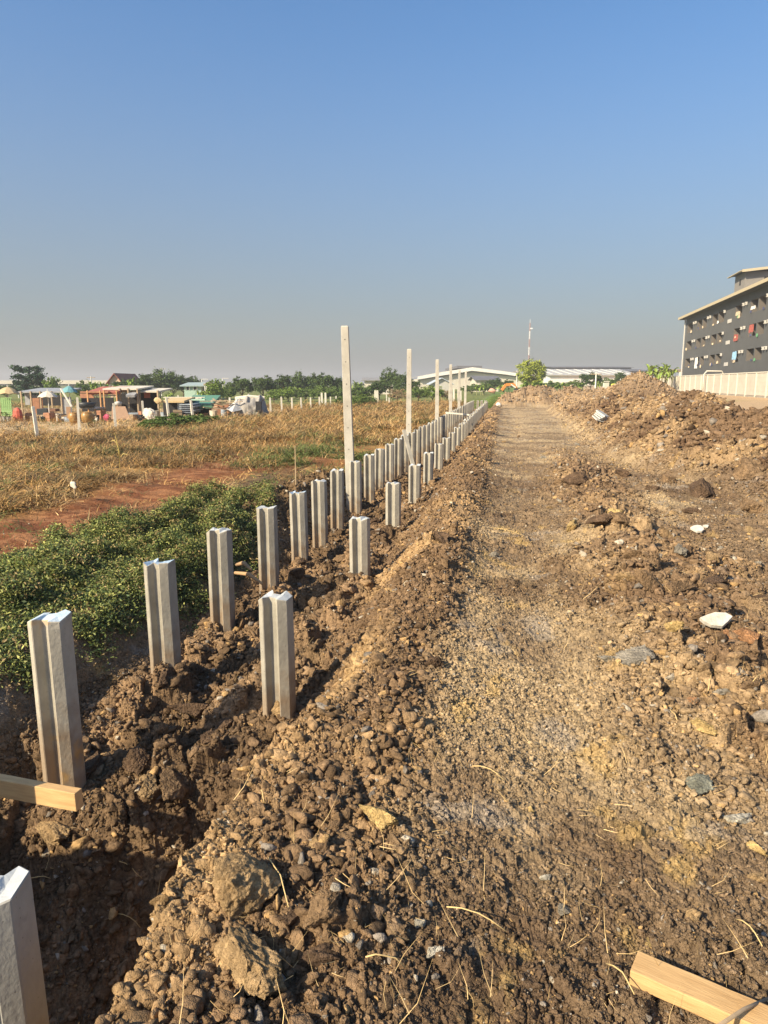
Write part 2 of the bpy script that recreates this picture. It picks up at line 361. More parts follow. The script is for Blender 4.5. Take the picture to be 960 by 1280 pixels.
# ------------------------------------------------------------------ ground sheet (fan-shaped grid, fine where the eye is close)
def build_ground():
    base = math.pi / 2 + YAW
    a = np.concatenate([base + np.radians(np.linspace(-36, 36, 1250)), base + np.radians(np.linspace(36, 324, 110)[1:-1])])
    na = len(a)
    r = np.concatenate([[.02, .3, .6, .8], .9 * np.exp(.0031 * np.arange(0, 1080)), ])
    r = np.concatenate([r, r[-1] * np.exp(.0052 * np.arange(1, 212))]); r = np.concatenate([r, r[-1] * np.exp(.07 * np.arange(1, 48))])
    nr = len(r)
    A, Rr = np.meshgrid(a, r); X = (np.cos(A) * Rr).ravel(); Y = (np.sin(A) * Rr).ravel()
    Z = np.empty_like(X); C = np.empty((len(X), 4), np.float32); C[:, 3] = 1
    for k in range(0, len(X), 200000):
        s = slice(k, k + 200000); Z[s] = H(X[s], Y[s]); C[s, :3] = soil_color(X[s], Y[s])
    i = np.arange(nr - 1)[:, None] * na; j = np.arange(na)[None, :]; jn = (j + 1) % na
    Q = np.stack([i + j, i + na + j, i + na + jn, i + jn], -1).reshape(-1, 4)
    me = bpy.data.meshes.new('ground'); V = np.stack([X, Y, Z], 1).astype(np.float32)
    me.vertices.add(len(V)); me.vertices.foreach_set('co', V.ravel()); Q = Q.astype(np.int32)
    me.loops.add(Q.size); me.loops.foreach_set('vertex_index', Q.ravel())
    me.polygons.add(len(Q)); me.polygons.foreach_set('loop_start', np.arange(0, Q.size, 4, dtype=np.int32))
    me.update(calc_edges=True)
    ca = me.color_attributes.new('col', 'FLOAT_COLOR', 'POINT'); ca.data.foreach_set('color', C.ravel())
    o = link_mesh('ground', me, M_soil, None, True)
    return tag(o, 'brown soil site with trench, wheel tracks, heaps and a dry field on the left', 'ground', None, 'structure')

M_soil = soil_mat('soil'); M_clod = soil_mat('clod_soil', True, .004)

# ------------------------------------------------------------------ instanced stuff
def ico(sub):
    import bmesh
    bm = bmesh.new(); bmesh.ops.create_icosphere(bm, subdivisions=sub, radius=1)
    V = np.array([v.co[:] for v in bm.verts]); T = np.array([[v.index for v in f.verts] for f in bm.faces]); bm.free(); return V, T
def n3(V, s, seed):
    return (vn(V[:, 0] * s + seed, V[:, 1] * s + V[:, 2] * s * .7, seed) + vn(V[:, 1] * s - seed, V[:, 2] * s + V[:, 0] * s * .6, seed + 1) + vn(V[:, 2] * s, V[:, 0] * s - V[:, 1] * s * .8, seed + 2)) / 1.5
def rock_geo(seed, sub=2, cuts=7, rough=.22, fine=.0, cmin=.42):
    V, T = ico(sub); r = np.random.default_rng(seed)
    q = r.uniform(.35, .8); M_ = np.abs(V).max(1, keepdims=True); V = V / (M_ ** q)                 # blocky start
    A_ = r.normal(size=(3, 3)); A_, _ = np.linalg.qr(A_); V = V @ A_ * .85
    V = V * (1 + rough * n3(V, 1.6, seed)[:, None])
    for k in range(cuts):
        d = r.normal(size=3); d /= np.linalg.norm(d); c = cmin + .36 * r.random(); p = V @ d
        V = V - np.outer(np.clip(p - c, 0, None) * .93, d)
    V = V * (1 + rough * .45 * n3(V, 4.5, seed + 9)[:, None])
    if fine: V = V * (1 + fine * n3(V, 10, seed + 19)[:, None] + fine * .7 * n3(V, 21, seed + 29)[:, None] + fine * .35 * n3(V, 45, seed + 39)[:, None])
    V = V * np.array([1.08, .62 + .33 * r.random(), .48 + .32 * r.random()])
    return V, T
protos = {}
def proto_collection(name, meshes):
    c = bpy.data.collections.new(name); 
    for k, me in enumerate(meshes):
        o = bpy.data.objects.new('%s_%02d' % (name, k), me); c.objects.link(o)
    return c
def scatter(name, P, rot, scl, idx, C, coll, label, cat):
    n = len(P); me = bpy.data.meshes.new(name); me.vertices.add(n); me.vertices.foreach_set('co', np.asarray(P, np.float32).ravel())
    def attr(nm, ty, arr, key):
        at = me.attributes.new(nm, ty, 'POINT'); at.data.foreach_set(key, np.ascontiguousarray(arr).ravel())
    attr('rot', 'FLOAT_VECTOR', np.asarray(rot, np.float32), 'vector'); attr('scl', 'FLOAT_VECTOR', np.asarray(scl, np.float32), 'vector')
    attr('idx', 'INT', np.asarray(idx, np.int32), 'value'); attr('col', 'FLOAT_VECTOR', np.asarray(C, np.float32), 'vector')
    o = bpy.data.objects.new(name, me); col.objects.link(o)
    g = bpy.data.node_groups.new(name + '_scatter', 'GeometryNodeTree')
    g.interface.new_socket('Geometry', in_out='INPUT', socket_type='NodeSocketGeometry'); g.interface.new_socket('Geometry', in_out='OUTPUT', socket_type='NodeSocketGeometry')
    gi = g.nodes.new('NodeGroupInput'); go = g.nodes.new('NodeGroupOutput'); io = g.nodes.new('GeometryNodeInstanceOnPoints')
    ci = g.nodes.new('GeometryNodeCollectionInfo'); ci.inputs['Collection'].default_value = coll
    ci.inputs['Separate Children'].default_value = True; ci.inputs['Reset Children'].default_value = True
    def na(nm, ty):
        a = g.nodes.new('GeometryNodeInputNamedAttribute'); a.data_type = ty; a.inputs['Name'].default_value = nm; return [s for s in a.outputs if s.enabled][0]
    io.inputs['Pick Instance'].default_value = True
    g.links.new(gi.outputs[0], io.inputs['Points']); g.links.new(ci.outputs[0], io.inputs['Instance'])
    g.links.new(na('idx', 'INT'), io.inputs['Instance Index'])
    er = g.nodes.new('FunctionNodeEulerToRotation'); g.links.new(na('rot', 'FLOAT_VECTOR'), er.inputs[0]); g.links.new(er.outputs[0], io.inputs['Rotation'])
    g.links.new(na('scl', 'FLOAT_VECTOR'), io.inputs['Scale']); g.links.new(io.outputs[0], go.inputs[0])
    md = o.modifiers.new('scatter', 'NODES'); md.node_group = g
    return tag(o, label, cat, None, 'stuff')
def polar(n, r0, r1, half=34):
    a = math.pi / 2 + YAW + np.radians(rng.uniform(-half, half, n)); r = np.exp(rng.uniform(math.log(r0), math.log(r1), n))
    return np.cos(a) * r, np.sin(a) * r, r
# ================================================================== LARGE STRUCTURE
ground = build_ground()
hz = MB(); hz.box((0, 700, 14.5), (3600, 3600, 37)); 
m = bpy.data.materials.new('haze'); m.use_nodes = True; n = m.node_tree; n.nodes.remove(n.nodes['Principled BSDF'])
pv = n.nodes.new('ShaderNodeVolumePrincipled'); pv.inputs['Color'].default_value = (.72, .735, .75, 1); pv.inputs['Density'].default_value = .0009; pv.inputs['Anisotropy'].default_value = .1
n.links.new(pv.outputs[0], n.nodes['Material Output'].inputs['Volume'])
haze = hz.build('haze', m); tag(haze, 'thin grey afternoon haze over the whole site', 'haze', None, 'stuff')

# ------------------------------------------------------------------ loose soil crumbs
def np_rock_mesh(nm, seed, sub, mat_, cuts=7, rough=.25, fine=0, smooth=False, cmin=.42):
    V, T = rock_geo(seed, sub, cuts, rough, fine, cmin); me = np_mesh(nm, V, T); me.materials.append(mat_)
    if smooth: me.polygons.foreach_set('use_smooth', np.ones(len(T), bool))
    return me
crumbs = proto_collection('soil_crumb', [np_rock_mesh('soil_crumb', 100 + k, 2, M_clod, 9, .22 + .2 * (k % 3), .05, smooth=False, cmin=.26) for k in range(14)])

def stones(n, r0, r1, rmin_k, expo, seed, big=False, zone_cap=None):
    X, Y, r = polar(n, r0, r1)
    z, heap = macro(X, Y); berm, tr, strip, field, w_ = zones(X, Y); hp = ss(.04, .3, heap)
    bank = field * ss(-4.6, -3.2, X) * (1 - ss(8, 9, Y))
    scr = ss(.05, .3, fbm(X / .55 + 9, Y / .9, 3, 90)) * berm
    cap = .017 + .038 * berm * (1 - .6 * scr) + .05 * tr + .05 * strip + .10 * hp
    cap = cap + .0030 * np.clip(r - 5, 0, 12) * (.3 + .7 * ss(1.5, 2.3, X))
    big_ = rng.random(n) < .22; size = rmin_k * r * np.where(big_, rng.random(n) ** (-1 / 1.25), rng.random(n) ** (-1 / 2.3))
    dens = np.clip(.72 + .1 * berm - .5 * berm * scr + .3 * tr + .5 * strip + .5 * hp, 0, 1) * (1 - .93 * field * (1 - tr) * (1 - .5 * bank))
    patch = ss(-.35, .2, fbm(X / .45, Y / .6, 3, 140)) * .75 + .25; patch = np.where(berm + tr + hp > .6, .45 + .55 * patch, patch)
    ok = (size < cap) & (rng.random(n) < dens * patch)
    ok &= ~((X > 7) & (hp < .1) & (rng.random(n) < .8)) & (Y < 54)
    X, Y, size, r = X[ok], Y[ok], size[ok], r[ok]; k = len(X)
    Z = H(X, Y) + size * .12
    C = soil_color(X, Y); C = C * rng.normal(1.0, .2, (k, 1)).clip(.45, 1.6)
    t = rng.random(k)
    C = np.where((t < .012)[:, None], np.array([.38, .33, .25]) * rng.uniform(.8, 1.2, (k, 1)), C)
    C = np.where(((t > .035) & (t < .06))[:, None], np.array([.42, .27, .12]) * rng.uniform(.8, 1.1, (k, 1)), C)
    C = np.where(((t > .07) & (t < .10))[:, None], np.array([.21, .18, .145]) * rng.uniform(.8, 1.3, (k, 1)), C)
    S = size[:, None] * rng.uniform(.8, 1.25, (k, 3)); Rt = rng.uniform(-.5, .5, (k, 3)); Rt[:, 2] = rng.uniform(0, 6.28, k)
    return np.stack([X, Y, Z], 1), Rt, S, C
P, Rt, S, C = stones(760000, 1.25, 62, .0016, 1.6, 1)
scatter('soil_crumbs', P, Rt, S, rng.integers(0, 14, len(P)), C, crumbs, 'loose brown soil crumbs and gravel covering the site', 'loose soil')
print('crumbs', len(P))

# ------------------------------------------------------------------ clods one can single out
CB = bpy.data.collections  # noqa
def clod_mat(name, rgb):
    m = soil_mat(name, False, .010); n = m.node_tree
    at = [q for q in n.nodes if q.type == 'ATTRIBUTE'][0]; c = n.nodes.new('ShaderNodeRGB'); c.outputs[0].default_value = (*rgb, 1)
    sc = [q for q in n.nodes if q.type == 'VECT_MATH'][0]; n.links.new(c.outputs[0], sc.inputs[0])
    no = n.nodes.new('ShaderNodeTexNoise'); no.inputs['Scale'].default_value = 9; no.inputs['Detail'].default_value = 4
    g = [q for q in n.nodes if q.type == 'NEW_GEOMETRY'][0]; n.links.new(g.outputs['Position'], no.inputs['Vector'])
    mi = n.nodes.new('ShaderNodeMix'); mi.data_type = 'RGBA'; mi.inputs[6].default_value = (*[k * .72 for k in rgb], 1); mi.inputs[7].default_value = (*[min(.8, k * 1.25) for k in rgb], 1)
    rr = n.nodes.new('ShaderNodeMapRange'); rr.inputs[1].default_value = .35; rr.inputs[2].default_value = .65
    n.links.new(no.outputs['Fac'], rr.inputs[0]); n.links.new(rr.outputs[0], mi.inputs[0]); n.links.new(mi.outputs[2], sc.inputs[0])
    return m
CM = {'brown': clod_mat('clod_brown', (.21, .138, .076)), 'tan': clod_mat('clod_tan', (.33, .225, .115)), 'dark': clod_mat('clod_dark', (.12, .078, .048)),
      'yellow': clod_mat('clod_yellow', (.44, .31, .13)), 'red': clod_mat('clod_rust', (.36, .19, .09)), 'pale': clod_mat('rock_pale', (.46, .42, .33)), 'grey': clod_mat('clod_grey', (.26, .23, .18)), 'olive': clod_mat('rock_greengrey', (.26, .26, .20))}
CG = {}
def clod(px, py, wpx, hk, colr, label, cat='soil clod', name='soil_clod', group=None, seed=None, deep=.25):
    """px, py: middle of the clod's foot in the photograph, wpx its width there"""
    p, s = hit(px, py); rad = wpx / 2 / FPX * s
    seed = seed or random.randrange(1, 24); key = (seed % 12, colr)
    if key not in CG:
        V, T = rock_geo(300 + key[0], 6, 8, .42, .10); me = np_mesh('soil_clod', V, T); me.materials.append(CM[colr])
        me.polygons.foreach_set('use_smooth', np.ones(len(T), bool)); CG[key] = me
    o = bpy.data.objects.new(name, CG[key]); col.objects.link(o)
    o.scale = (rad, rad * .9, rad * hk * 1.25); o.rotation_euler = (random.uniform(-.2, .2), random.uniform(-.2, .2), random.uniform(0, 6.28))
    d = Vector((F.x, F.y, 0)).normalized()
    o.location = p + d * rad * .55; o.location.z = h1(o.location.x, o.location.y) + rad * hk * (.62 - deep)
    tag(o, label, cat, group); return o
BC = [
 (303, 1152, 122, .85, 'tan', 'large broken soil clod with a straw on it, bottom middle of the spoil bank', 3),
 (300, 1240, 122, .85, 'tan', 'big round soil clod nearest the bottom edge of the photograph', 5),
 (396, 1224, 48, .95, 'dark', 'upright dark clod just right of the big round bottom clod', 2),
 (402, 1176, 60, .8, 'brown', 'fist-sized clod right of the broken straw-topped clod', 7),
 (365, 1172, 46, .7, 'dark', 'dark clod wedged between the big round clod and its right neighbour', 4),
 (478, 1050, 60, .65, 'yellow', 'large yellowish clay clod halfway down the spoil bank edge', 6),
 (428, 1065, 36, .7, 'brown', 'rounded brown clod left of the large yellowish clay clod', 1),
 (368, 1056, 36, .7, 'tan', 'first of two tan clods above the broken straw-topped clod', 8),
 (396, 1062, 34, .75, 'tan', 'angular tan clod left of the rounded brown clod', 9),
 (544, 1206, 24, .9, 'pale', 'small cream stone at the road edge near the bottom', 10),
 (525, 1166, 22, .7, 'pale', 'pale grey stone above the small cream stone at the road edge', 11),
 (110, 980, 62, .6, 'dark', 'large dark clod against the foot of the nearest left pile', 4),
 (168, 975, 50, .6, 'dark', 'dark clod right of the largest clod at the nearest left pile', 7),
 (178, 1000, 52, .5, 'tan', 'orange-brown flat clod lying in the trench beside the plank end', 5),
 (212, 1022, 60, .6, 'brown', 'grass-tangled clod at the inner rim of the spoil bank', 1),
 (60, 1074, 66, .5, 'tan', 'wide tan slab of soil below the plank in the trench', 8),
 (45, 1066, 34, .6, 'brown', 'blocky clod left of the wide tan slab below the plank', 2),
 (182, 888, 40, .6, 'brown', 'rounded clod at the foot of the second left pile', 3),
 (238, 905, 60, .45, 'dark', 'broad dark lump in the trench between second left pile and nearest right pile', 6),
 (352, 905, 30, 1.2, 'tan', 'upright tan clod leaning on the foot of the nearest right pile', 9),
 (335, 775, 40, .7, 'brown', 'brown clod heap at the foot of the third left pile', 10),
 (368, 735, 36, .6, 'dark', 'dark rounded clod at the foot of the fourth left pile', 11),
 (430, 705, 30, .6, 'brown', 'brown clod left of the second right pile foot', 5),
 (560, 715, 44, .7, 'brown', 'broad brown clod on the crest of the spoil bank beside the road', 4),
 (552, 680, 34, .8, 'dark', 'dark clod on the crest of the spoil bank past the second right pile', 2),
 (545, 840, 34, .7, 'dark', 'dark clod on the road edge of the spoil bank crest', 7),
 (716, 666, 30, .7, 'yellow', 'yellow rounded clod at the front left of the mid-road clod row', 8),
 (752, 664, 40, .8, 'dark', 'dark angular clod right of the yellow rounded clod', 1),
 (776, 664, 34, .7, 'brown', 'brown clod at the right end of the first mid-road cluster', 3),
 (768, 645, 20, .8, 'yellow', 'small yellow clod behind the dark angular clod', 6),
 (725, 608, 40, .7, 'dark', 'dark clod at the far end of the mid-road clod row', 9),
 (702, 606, 26, .7, 'brown', 'brown clod left of the dark far-end mid-road clod', 11),
 (800, 703, 38, .7, 'brown', 'brown clod left of the tall clod in the second mid-road cluster', 4),
 (852, 697, 28, .8, 'grey', 'grey upright clod at the top of the second mid-road cluster', 5),
 (852, 750, 46, .7, 'brown', 'largest brown clod on the right of the second mid-road cluster', 10),
 (812, 738, 48, .65, 'brown', 'broad brown clod left of the largest clod in the second cluster', 7),
 (782, 728, 24, .8, 'tan', 'small tan clod at the left end of the second mid-road cluster', 2),
 (895, 737, 44, .45, 'dark', 'flat dark clod to the right of the second mid-road cluster', 6),
 (842, 798, 28, .9, 'yellow', 'bright yellow block of clay beside the white rubble slab', 8),
 (938, 810, 50, .4, 'red', 'long rust-coloured clod right of the white rubble slab', 9),
 (912, 802, 22, .9, 'red', 'small rust-coloured clod touching the white rubble slab', 1),
 (800, 836, 66, .35, 'grey', 'low pale-grey crust of clay in the road left of the yellow block', 3),
 (882, 925, 36, .7, 'yellow', 'large yellow clay clod near the right edge below the rubble slab', 5),
 (866, 883, 20, .5, 'red', 'small orange clod behind the large yellow clay clod', 11),
 (932, 1036, 46, .5, 'pale', 'smooth whitish rock at the right edge', 4),
 (882, 995, 50, .35, 'olive', 'flat green-grey rock left of the smooth whitish rock', 7),
 (948, 1072, 26, .8, 'yellow', 'yellow clod below the smooth whitish rock', 10),
 (950, 1108, 26, .8, 'tan', 'tan clod lowest on the right edge above the plank', 2),
 (684, 1106, 18, .8, 'pale', 'small oval pale stone lying alone on the road', 6),
 (665, 1019, 14, .8, 'yellow', 'small orange pebble on the road left of middle', 8),
 (868, 1152, 22, .7, 'tan', 'pinkish stone above the bottom right plank', 9),
 (812, 1186, 18, .6, 'yellow', 'cream stone just above the plank end', 1),
 (706, 1150, 22, .6, 'grey', 'grey stone in the road below the small oval pale stone', 3),
 (884, 622, 52, .8, 'dark', 'dark clod at the near foot of the long heap', 5),
 (945, 598, 56, .7, 'brown', 'large brown clod at the right edge in the heap foot', 7),
 (942, 642, 44, .6, 'brown', 'brown clod below the large right-edge heap clod', 10),
 (838, 605, 30, .7, 'brown', 'brown clod at the heap foot left of the dark near clod', 11),
 (780, 598, 26, .8, 'dark', 'dark clod at the heap foot in line with the far mid-road clods', 4),
]
for px, py, wp, hk, c, lb, sdn in BC: clod(px, py, wp, hk, c, lb, seed=sdn, name='pale_rock' if c == 'pale' else 'soil_clod', cat='rock' if c in ('pale', 'olive') else 'soil clod')
# medium clods nothing tells apart: two families
def family(n, xr, yr, sz, cols, label, group, seed):
    rr = random.Random(seed)
    for _ in range(n):
        for _t in range(50):
            x = rr.uniform(*xr); y = rr.uniform(*yr)
            z, hp = macro(np.array([x]), np.array([y]))
            if group.endswith('heap') and hp[0] < .12: continue
            break
        rad = rr.uniform(*sz) * rr.choice((.7, .8, 1, 1.3)); c = rr.choice(cols); key = (rr.randrange(12), c)
        if key not in CG:
            V, T = rock_geo(300 + key[0], 6, 8, .42, .10); me = np_mesh('soil_clod', V, T); me.materials.append(CM[c])
            me.polygons.foreach_set('use_smooth', np.ones(len(T), bool)); CG[key] = me
        o = bpy.data.objects.new('soil_clod', CG[key]); col.objects.link(o)
        o.scale = (rad, rad * rr.uniform(.75, 1), rad * rr.uniform(.7, 1)); o.rotation_euler = (rr.uniform(-.3, .3), rr.uniform(-.3, .3), rr.uniform(0, 6.28))
        o.location = (x, y, h1(x, y) + rad * .15); tag(o, label, 'soil clod', group)
family(45, (-2.35, -1.45), (3.3, 11), (.05, .10), ('dark', 'brown', 'dark'), 'dark damp soil clod lying in the trench between the two pile rows', 'clods in the trench', 5)
family(20, (-3.7, -2.8), (8.8, 13), (.06, .13), ('dark', 'brown'), 'brown soil clod on the ridge left of the left pile row', 'clods on the ridge left of the piles', 6)
family(60, (2.4, 6.5), (8.5, 22), (.05, .13), ('brown', 'dark', 'brown', 'tan', 'brown'), 'rough brown soil clod on the slope of the long heap', 'clods on the long heap', 7)
family(50, (.5, 2.4), (3.2, 14), (.03, .085), ('brown', 'dark', 'tan', 'grey'), 'middling soil clod in the broad strip of clods along the middle of the site', 'clods along the middle strip', 8)
family(36, (-.1, 3.2), (4, 24), (.03, .075), ('brown', 'tan', 'grey', 'brown'), 'flattened soil clod pressed into the trodden track', 'clods pressed into the track', 12)
family(30, (-1.0, -.4), (1.7, 12), (.03, .06), ('brown', 'dark', 'tan', 'brown'), 'fist-sized soil clod on the spoil bank beside the road', 'clods on the spoil bank', 9)

# ------------------------------------------------------------------ concrete piles
def concrete(name, a, b, stain=None, foot=.62):
    m = mat(name, a, .9, 0, 5, .003, 55, rgb2=b, spec=.2, stretch=(1, 1, .75))
    n = m.node_tree; L_ = n.links; bs = n.nodes['Principled BSDF']
    # dark pits and mud splashed on the foot
    src = bs.inputs['Base Color'].links[0].from_socket
    g = n.nodes.new('ShaderNodeTexCoord')
    v = n.nodes.new('ShaderNodeTexVoronoi'); v.inputs['Scale'].default_value = 38; L_.new(g.outputs['Object'], v.inputs['Vector'])
    r = n.nodes.new('ShaderNodeMapRange'); r.inputs[1].default_value = .06; r.inputs[2].default_value = .11; r.inputs[3].default_value = .45; r.inputs[4].default_value = 1; L_.new(v.outputs['Distance'], r.inputs[0])
    vm = n.nodes.new('ShaderNodeVectorMath'); vm.operation = 'SCALE'; L_.new(src, vm.inputs[0]); L_.new(r.outputs[0], vm.inputs['Scale'])
    sp = n.nodes.new('ShaderNodeSeparateXYZ'); L_.new(g.outputs['Object'], sp.inputs[0])
    no = n.nodes.new('ShaderNodeTexNoise'); no.inputs['Scale'].default_value = 9; no.inputs['Detail'].default_value = 6; L_.new(g.outputs['Object'], no.inputs['Vector'])
    ma = n.nodes.new('ShaderNodeMath'); ma.operation = 'MULTIPLY_ADD'; ma.inputs[1].default_value = 1.1; L_.new(no.outputs['Fac'], ma.inputs[0]); 
    ng = n.nodes.new('ShaderNodeMath'); ng.operation = 'MULTIPLY'; ng.inputs[1].default_value = -1; L_.new(sp.outputs['Z'], ng.inputs[0]); L_.new(ng.outputs[0], ma.inputs[2])
    r3 = n.nodes.new('ShaderNodeMapRange'); r3.inputs[1].default_value = foot + .42; r3.inputs[2].default_value = foot + .85; r3.inputs[3].default_value = 0; r3.inputs[4].default_value = .75; L_.new(ma.outputs[0], r3.inputs[0])
    mi = n.nodes.new('ShaderNodeMix'); mi.data_type = 'RGBA'; L_.new(r3.outputs[0], mi.inputs[0]); L_.new(vm.outputs[0], mi.inputs[6]); mi.inputs[7].default_value = (.26, .18, .11, 1)
    out = mi.outputs[2]
    if stain:
        ns = n.nodes.new('ShaderNodeTexNoise'); ns.inputs['Scale'].default_value = stain[1]; ns.inputs['Detail'].default_value = 3; L_.new(g.outputs['Object'], ns.inputs['Vector'])
        rs = n.nodes.new('ShaderNodeMapRange'); rs.inputs[1].default_value = stain[2]; rs.inputs[2].default_value = stain[2] + .1; rs.inputs[4].default_value = .6; L_.new(ns.outputs['Fac'], rs.inputs[0])
        m2 = n.nodes.new('ShaderNodeMix'); m2.data_type = 'RGBA'; L_.new(rs.outputs[0], m2.inputs[0]); L_.new(out, m2.inputs[6]); m2.inputs[7].default_value = (*stain[0], 1); out = m2.outputs[2]
    L_.new(out, bs.inputs['Base Color'])
    return m
M_conc = concrete('pile_concrete', (.25, .232, .19), (.44, .41, .335))
M_conc_st = concrete('pile_concrete_stained', (.27, .25, .20), (.47, .435, .355), ((.52, .30, .08), 6, .58))
M_conc_gr = concrete('pile_concrete_mud', (.24, .235, .21), (.38, .37, .33), ((.17, .16, .14), 8, .56))
M_top = mat('pile_top', (.36, .39, .40), .9, 0, 14, .004, 60, rgb2=(.56, .58, .57))  # pale bluish tone puts sky light on the pile tops into the colour
M_blue = mat('pile_top_blue', (.26, .40, .54), .9, 0, 10, .004, 60, rgb2=(.52, .60, .65))
PW = .18
def pile_mesh(name, depth, mats, seed, wdt=PW):
    """I-section with the two grooves facing along the row; origin at the top of the shaft"""
    r = random.Random(seed); h = wdt / 2
    prof = [(-h, -h + .012), (-h + .034, -h), (-h + .058, -h + .05), (h - .078, -h + .05), (h - .056, -h), (h, -h + .034),
            (h, h - .034), (h - .056, h), (h - .078, h - .05), (-h + .058, h - .05), (-h + .034, h), (-h, h - .012)]
    zs = [-depth, -1.2, -.9, -.6, -.35, -.15, -.05, 0]; vs = []; fs = []; n = len(prof)
    for k, z in enumerate(zs):
        for (x, y) in prof:
            j = .0012 if k < len(zs) - 1 else .004
            zz = z + (r.uniform(-.020, .014) if k == len(zs) - 1 else 0)
            vs.append((x + r.uniform(-j, j), y + r.uniform(-j, j), zz))
    for k in range(len(zs) - 1):
        for i in range(n): fs.append((k * n + i, k * n + (i + 1) % n, (k + 1) * n + (i + 1) % n, (k + 1) * n + i))
    mi = [0] * len(fs)
    # rough broken top: a low fan of facets
    t = (len(zs) - 1) * n; c0 = len(vs)
    vs += [(-h + .045, 0, r.uniform(-.014, .006)), (h - .05, 0, r.uniform(-.014, .006))]
    a, b = c0, c0 + 1
    for tri in [(0, 1, a), (1, 2, a), (2, 9, a), (9, 10, a), (10, 11, a), (11, 0, a), (4, 5, b), (5, 6, b), (6, 7, b), (7, 8, b), (8, 3, b), (3, 4, b)]:
        fs.append(tuple((t + q) if q < 20 else q for q in tri)); mi.append(1)
    fs.append((t + 2, t + 3, t + 8, t + 9)); mi.append(1)
    me = bpy.data.meshes.new(name); me.from_pydata(vs, [], fs); me.update(); me.polygons.foreach_set('material_index', np.array(mi, np.int32))
    for q in mats: me.materials.append(q)
    return me
PM = [pile_mesh('concrete_pile', 2.4, (M_conc, M_top), 40 + k) for k in range(6)]
PM_stain = pile_mesh('concrete_pile', 2.4, (M_conc_st, M_blue), 3); PM_blue = pile_mesh('concrete_pile', 2.4, (M_conc, M_blue), 4)
PM_mud = pile_mesh('concrete_pile', 2.4, (M_conc_gr, M_top), 5)
def pile(me, x, y, z, label, group, rx=0, ry=0, rz=0):
    o = bpy.data.objects.new('concrete_pile', me); col.objects.link(o); o.location = (x, y, z); o.rotation_euler = (rx, ry, rz)
    b = o.modifiers.new('bevel', 'BEVEL'); b.width = .004; b.segments = 1; b.limit_method = 'ANGLE'
    tag(o, label, 'concrete pile', group); return o
ordn = ['nearest', 'second', 'third', 'fourth', 'fifth', 'sixth', 'seventh', 'eighth', 'ninth', 'tenth', 'eleventh', 'twelfth']
LZ = .34; rp = random.Random(21)
Ys = [3.36, 4.60, 5.72, 6.94, 8.06, 9.06, 10.13, 11.33, 12.53] + [12.53 + 1.17 * k for k in range(1, 35)]
for k, y in enumerate(Ys):
    j = (lambda a: rp.uniform(-a, a))
    if k == 0: lab = 'nearest left-row concrete pile, blue-painted top and orange stains, behind the timber plank'
    elif k == 1: lab = 'second left-row concrete pile with pale blue top, in front of the green creeper'
    elif k < 12: lab = '%s concrete pile of the left row counted from the camera' % ordn[k]
    else: lab = 'far concrete pile of the left row, beyond its twelfth'
    me = PM_stain if k == 0 else PM_blue if k in (1, 4) else PM[rp.randrange(6)]
    pile(me, -2.42 + j(.012), y + j(.015), LZ + j(.02) + .0 * k, lab, 'concrete piles in the left row', j(.014), j(.014), j(.05))
RY = [4.10, 6.72, 9.09, 11.3, 13.3, 15.3, 17.2, 19.2, 21.2, 23.2]
y = 24.6
while y < 52.5: RY.append(y); y += 1.15
pile(PM[2], -2.40, 2.17, .36, 'left-row concrete pile just outside the left picture edge, casting its shadow into the pit', 'concrete piles in the left row')
RZ = .29
for k, y in enumerate(RY):
    lab = '%s concrete pile of the right row standing against the spoil bank' % (['nearest full-height'] + ordn[1:])[k] if k < 10 else 'far concrete pile of the right row, beyond its tenth'
    pile(PM[rp.randrange(6)], (-1.38 if k < 2 else -1.42) + rp.uniform(-.01, .01), y, RZ + rp.uniform(-.03, .03), lab, 'concrete piles in the right row', rp.uniform(-.012, .012), rp.uniform(-.012, .012), rp.uniform(-.05, .05))
pile(PM_mud, -1.47, 1.66, .13, 'mud-smeared grey concrete pile cut by the bottom left corner', 'concrete piles in the right row', .01, -.02, .12)
# far end row closing the trench
for k in range(3):
    pile(PM[k], -2.1 + .28 * k, 53.4, .33, 'pile in the short cross row closing the far end of the trench', 'cross row piles at the far end')

# tall fence posts behind the left row
M_post = concrete('post_concrete', (.38, .355, .295), (.55, .52, .44), foot=2.9)
def tall_post(y, x, top, label, lean):
    mb = MB(); hgt = top + 1.2
    w0, w1 = .155, .12
    vs = []
    for z, ww in ((-hgt, w0), (-hgt * .66, w0 - .008), (-hgt * .33, w0 - .02), (-.02, w1), (0, w1 - .015)):
        for (i, j_) in ((-1, -1), (1, -1), (1, 1), (-1, 1)): vs.append((i * ww / 2, j_ * ww / 2, z))
    fs = [(a * 4 + i, a * 4 + (i + 1) % 4, (a + 1) * 4 + (i + 1) % 4, (a + 1) * 4 + i) for a in range(4) for i in range(4)] + [(16, 17, 18, 19)]
    mb.add(vs, fs)
    # wire holes down the face
    o = mb.build('concrete_post', M_post, None, bevel=.006); o.location = (x, y, top); o.rotation_euler = (lean[1], lean[0], .12)
    hm = MB()
    for q in range(8):
        zc = -.22 - .36 * q; ww = w1 + (w0 - w1) * (-zc / hgt)
        hm.box((0, -ww / 2 - .0005, zc), (.016, .004, .016))
    ho = hm.build('wire_hole', M_dark, o)
    tag(o, label, 'concrete post', 'tall concrete posts behind the left pile row'); return o
M_dark = mat('dark_hole', (.05, .045, .04), .9)
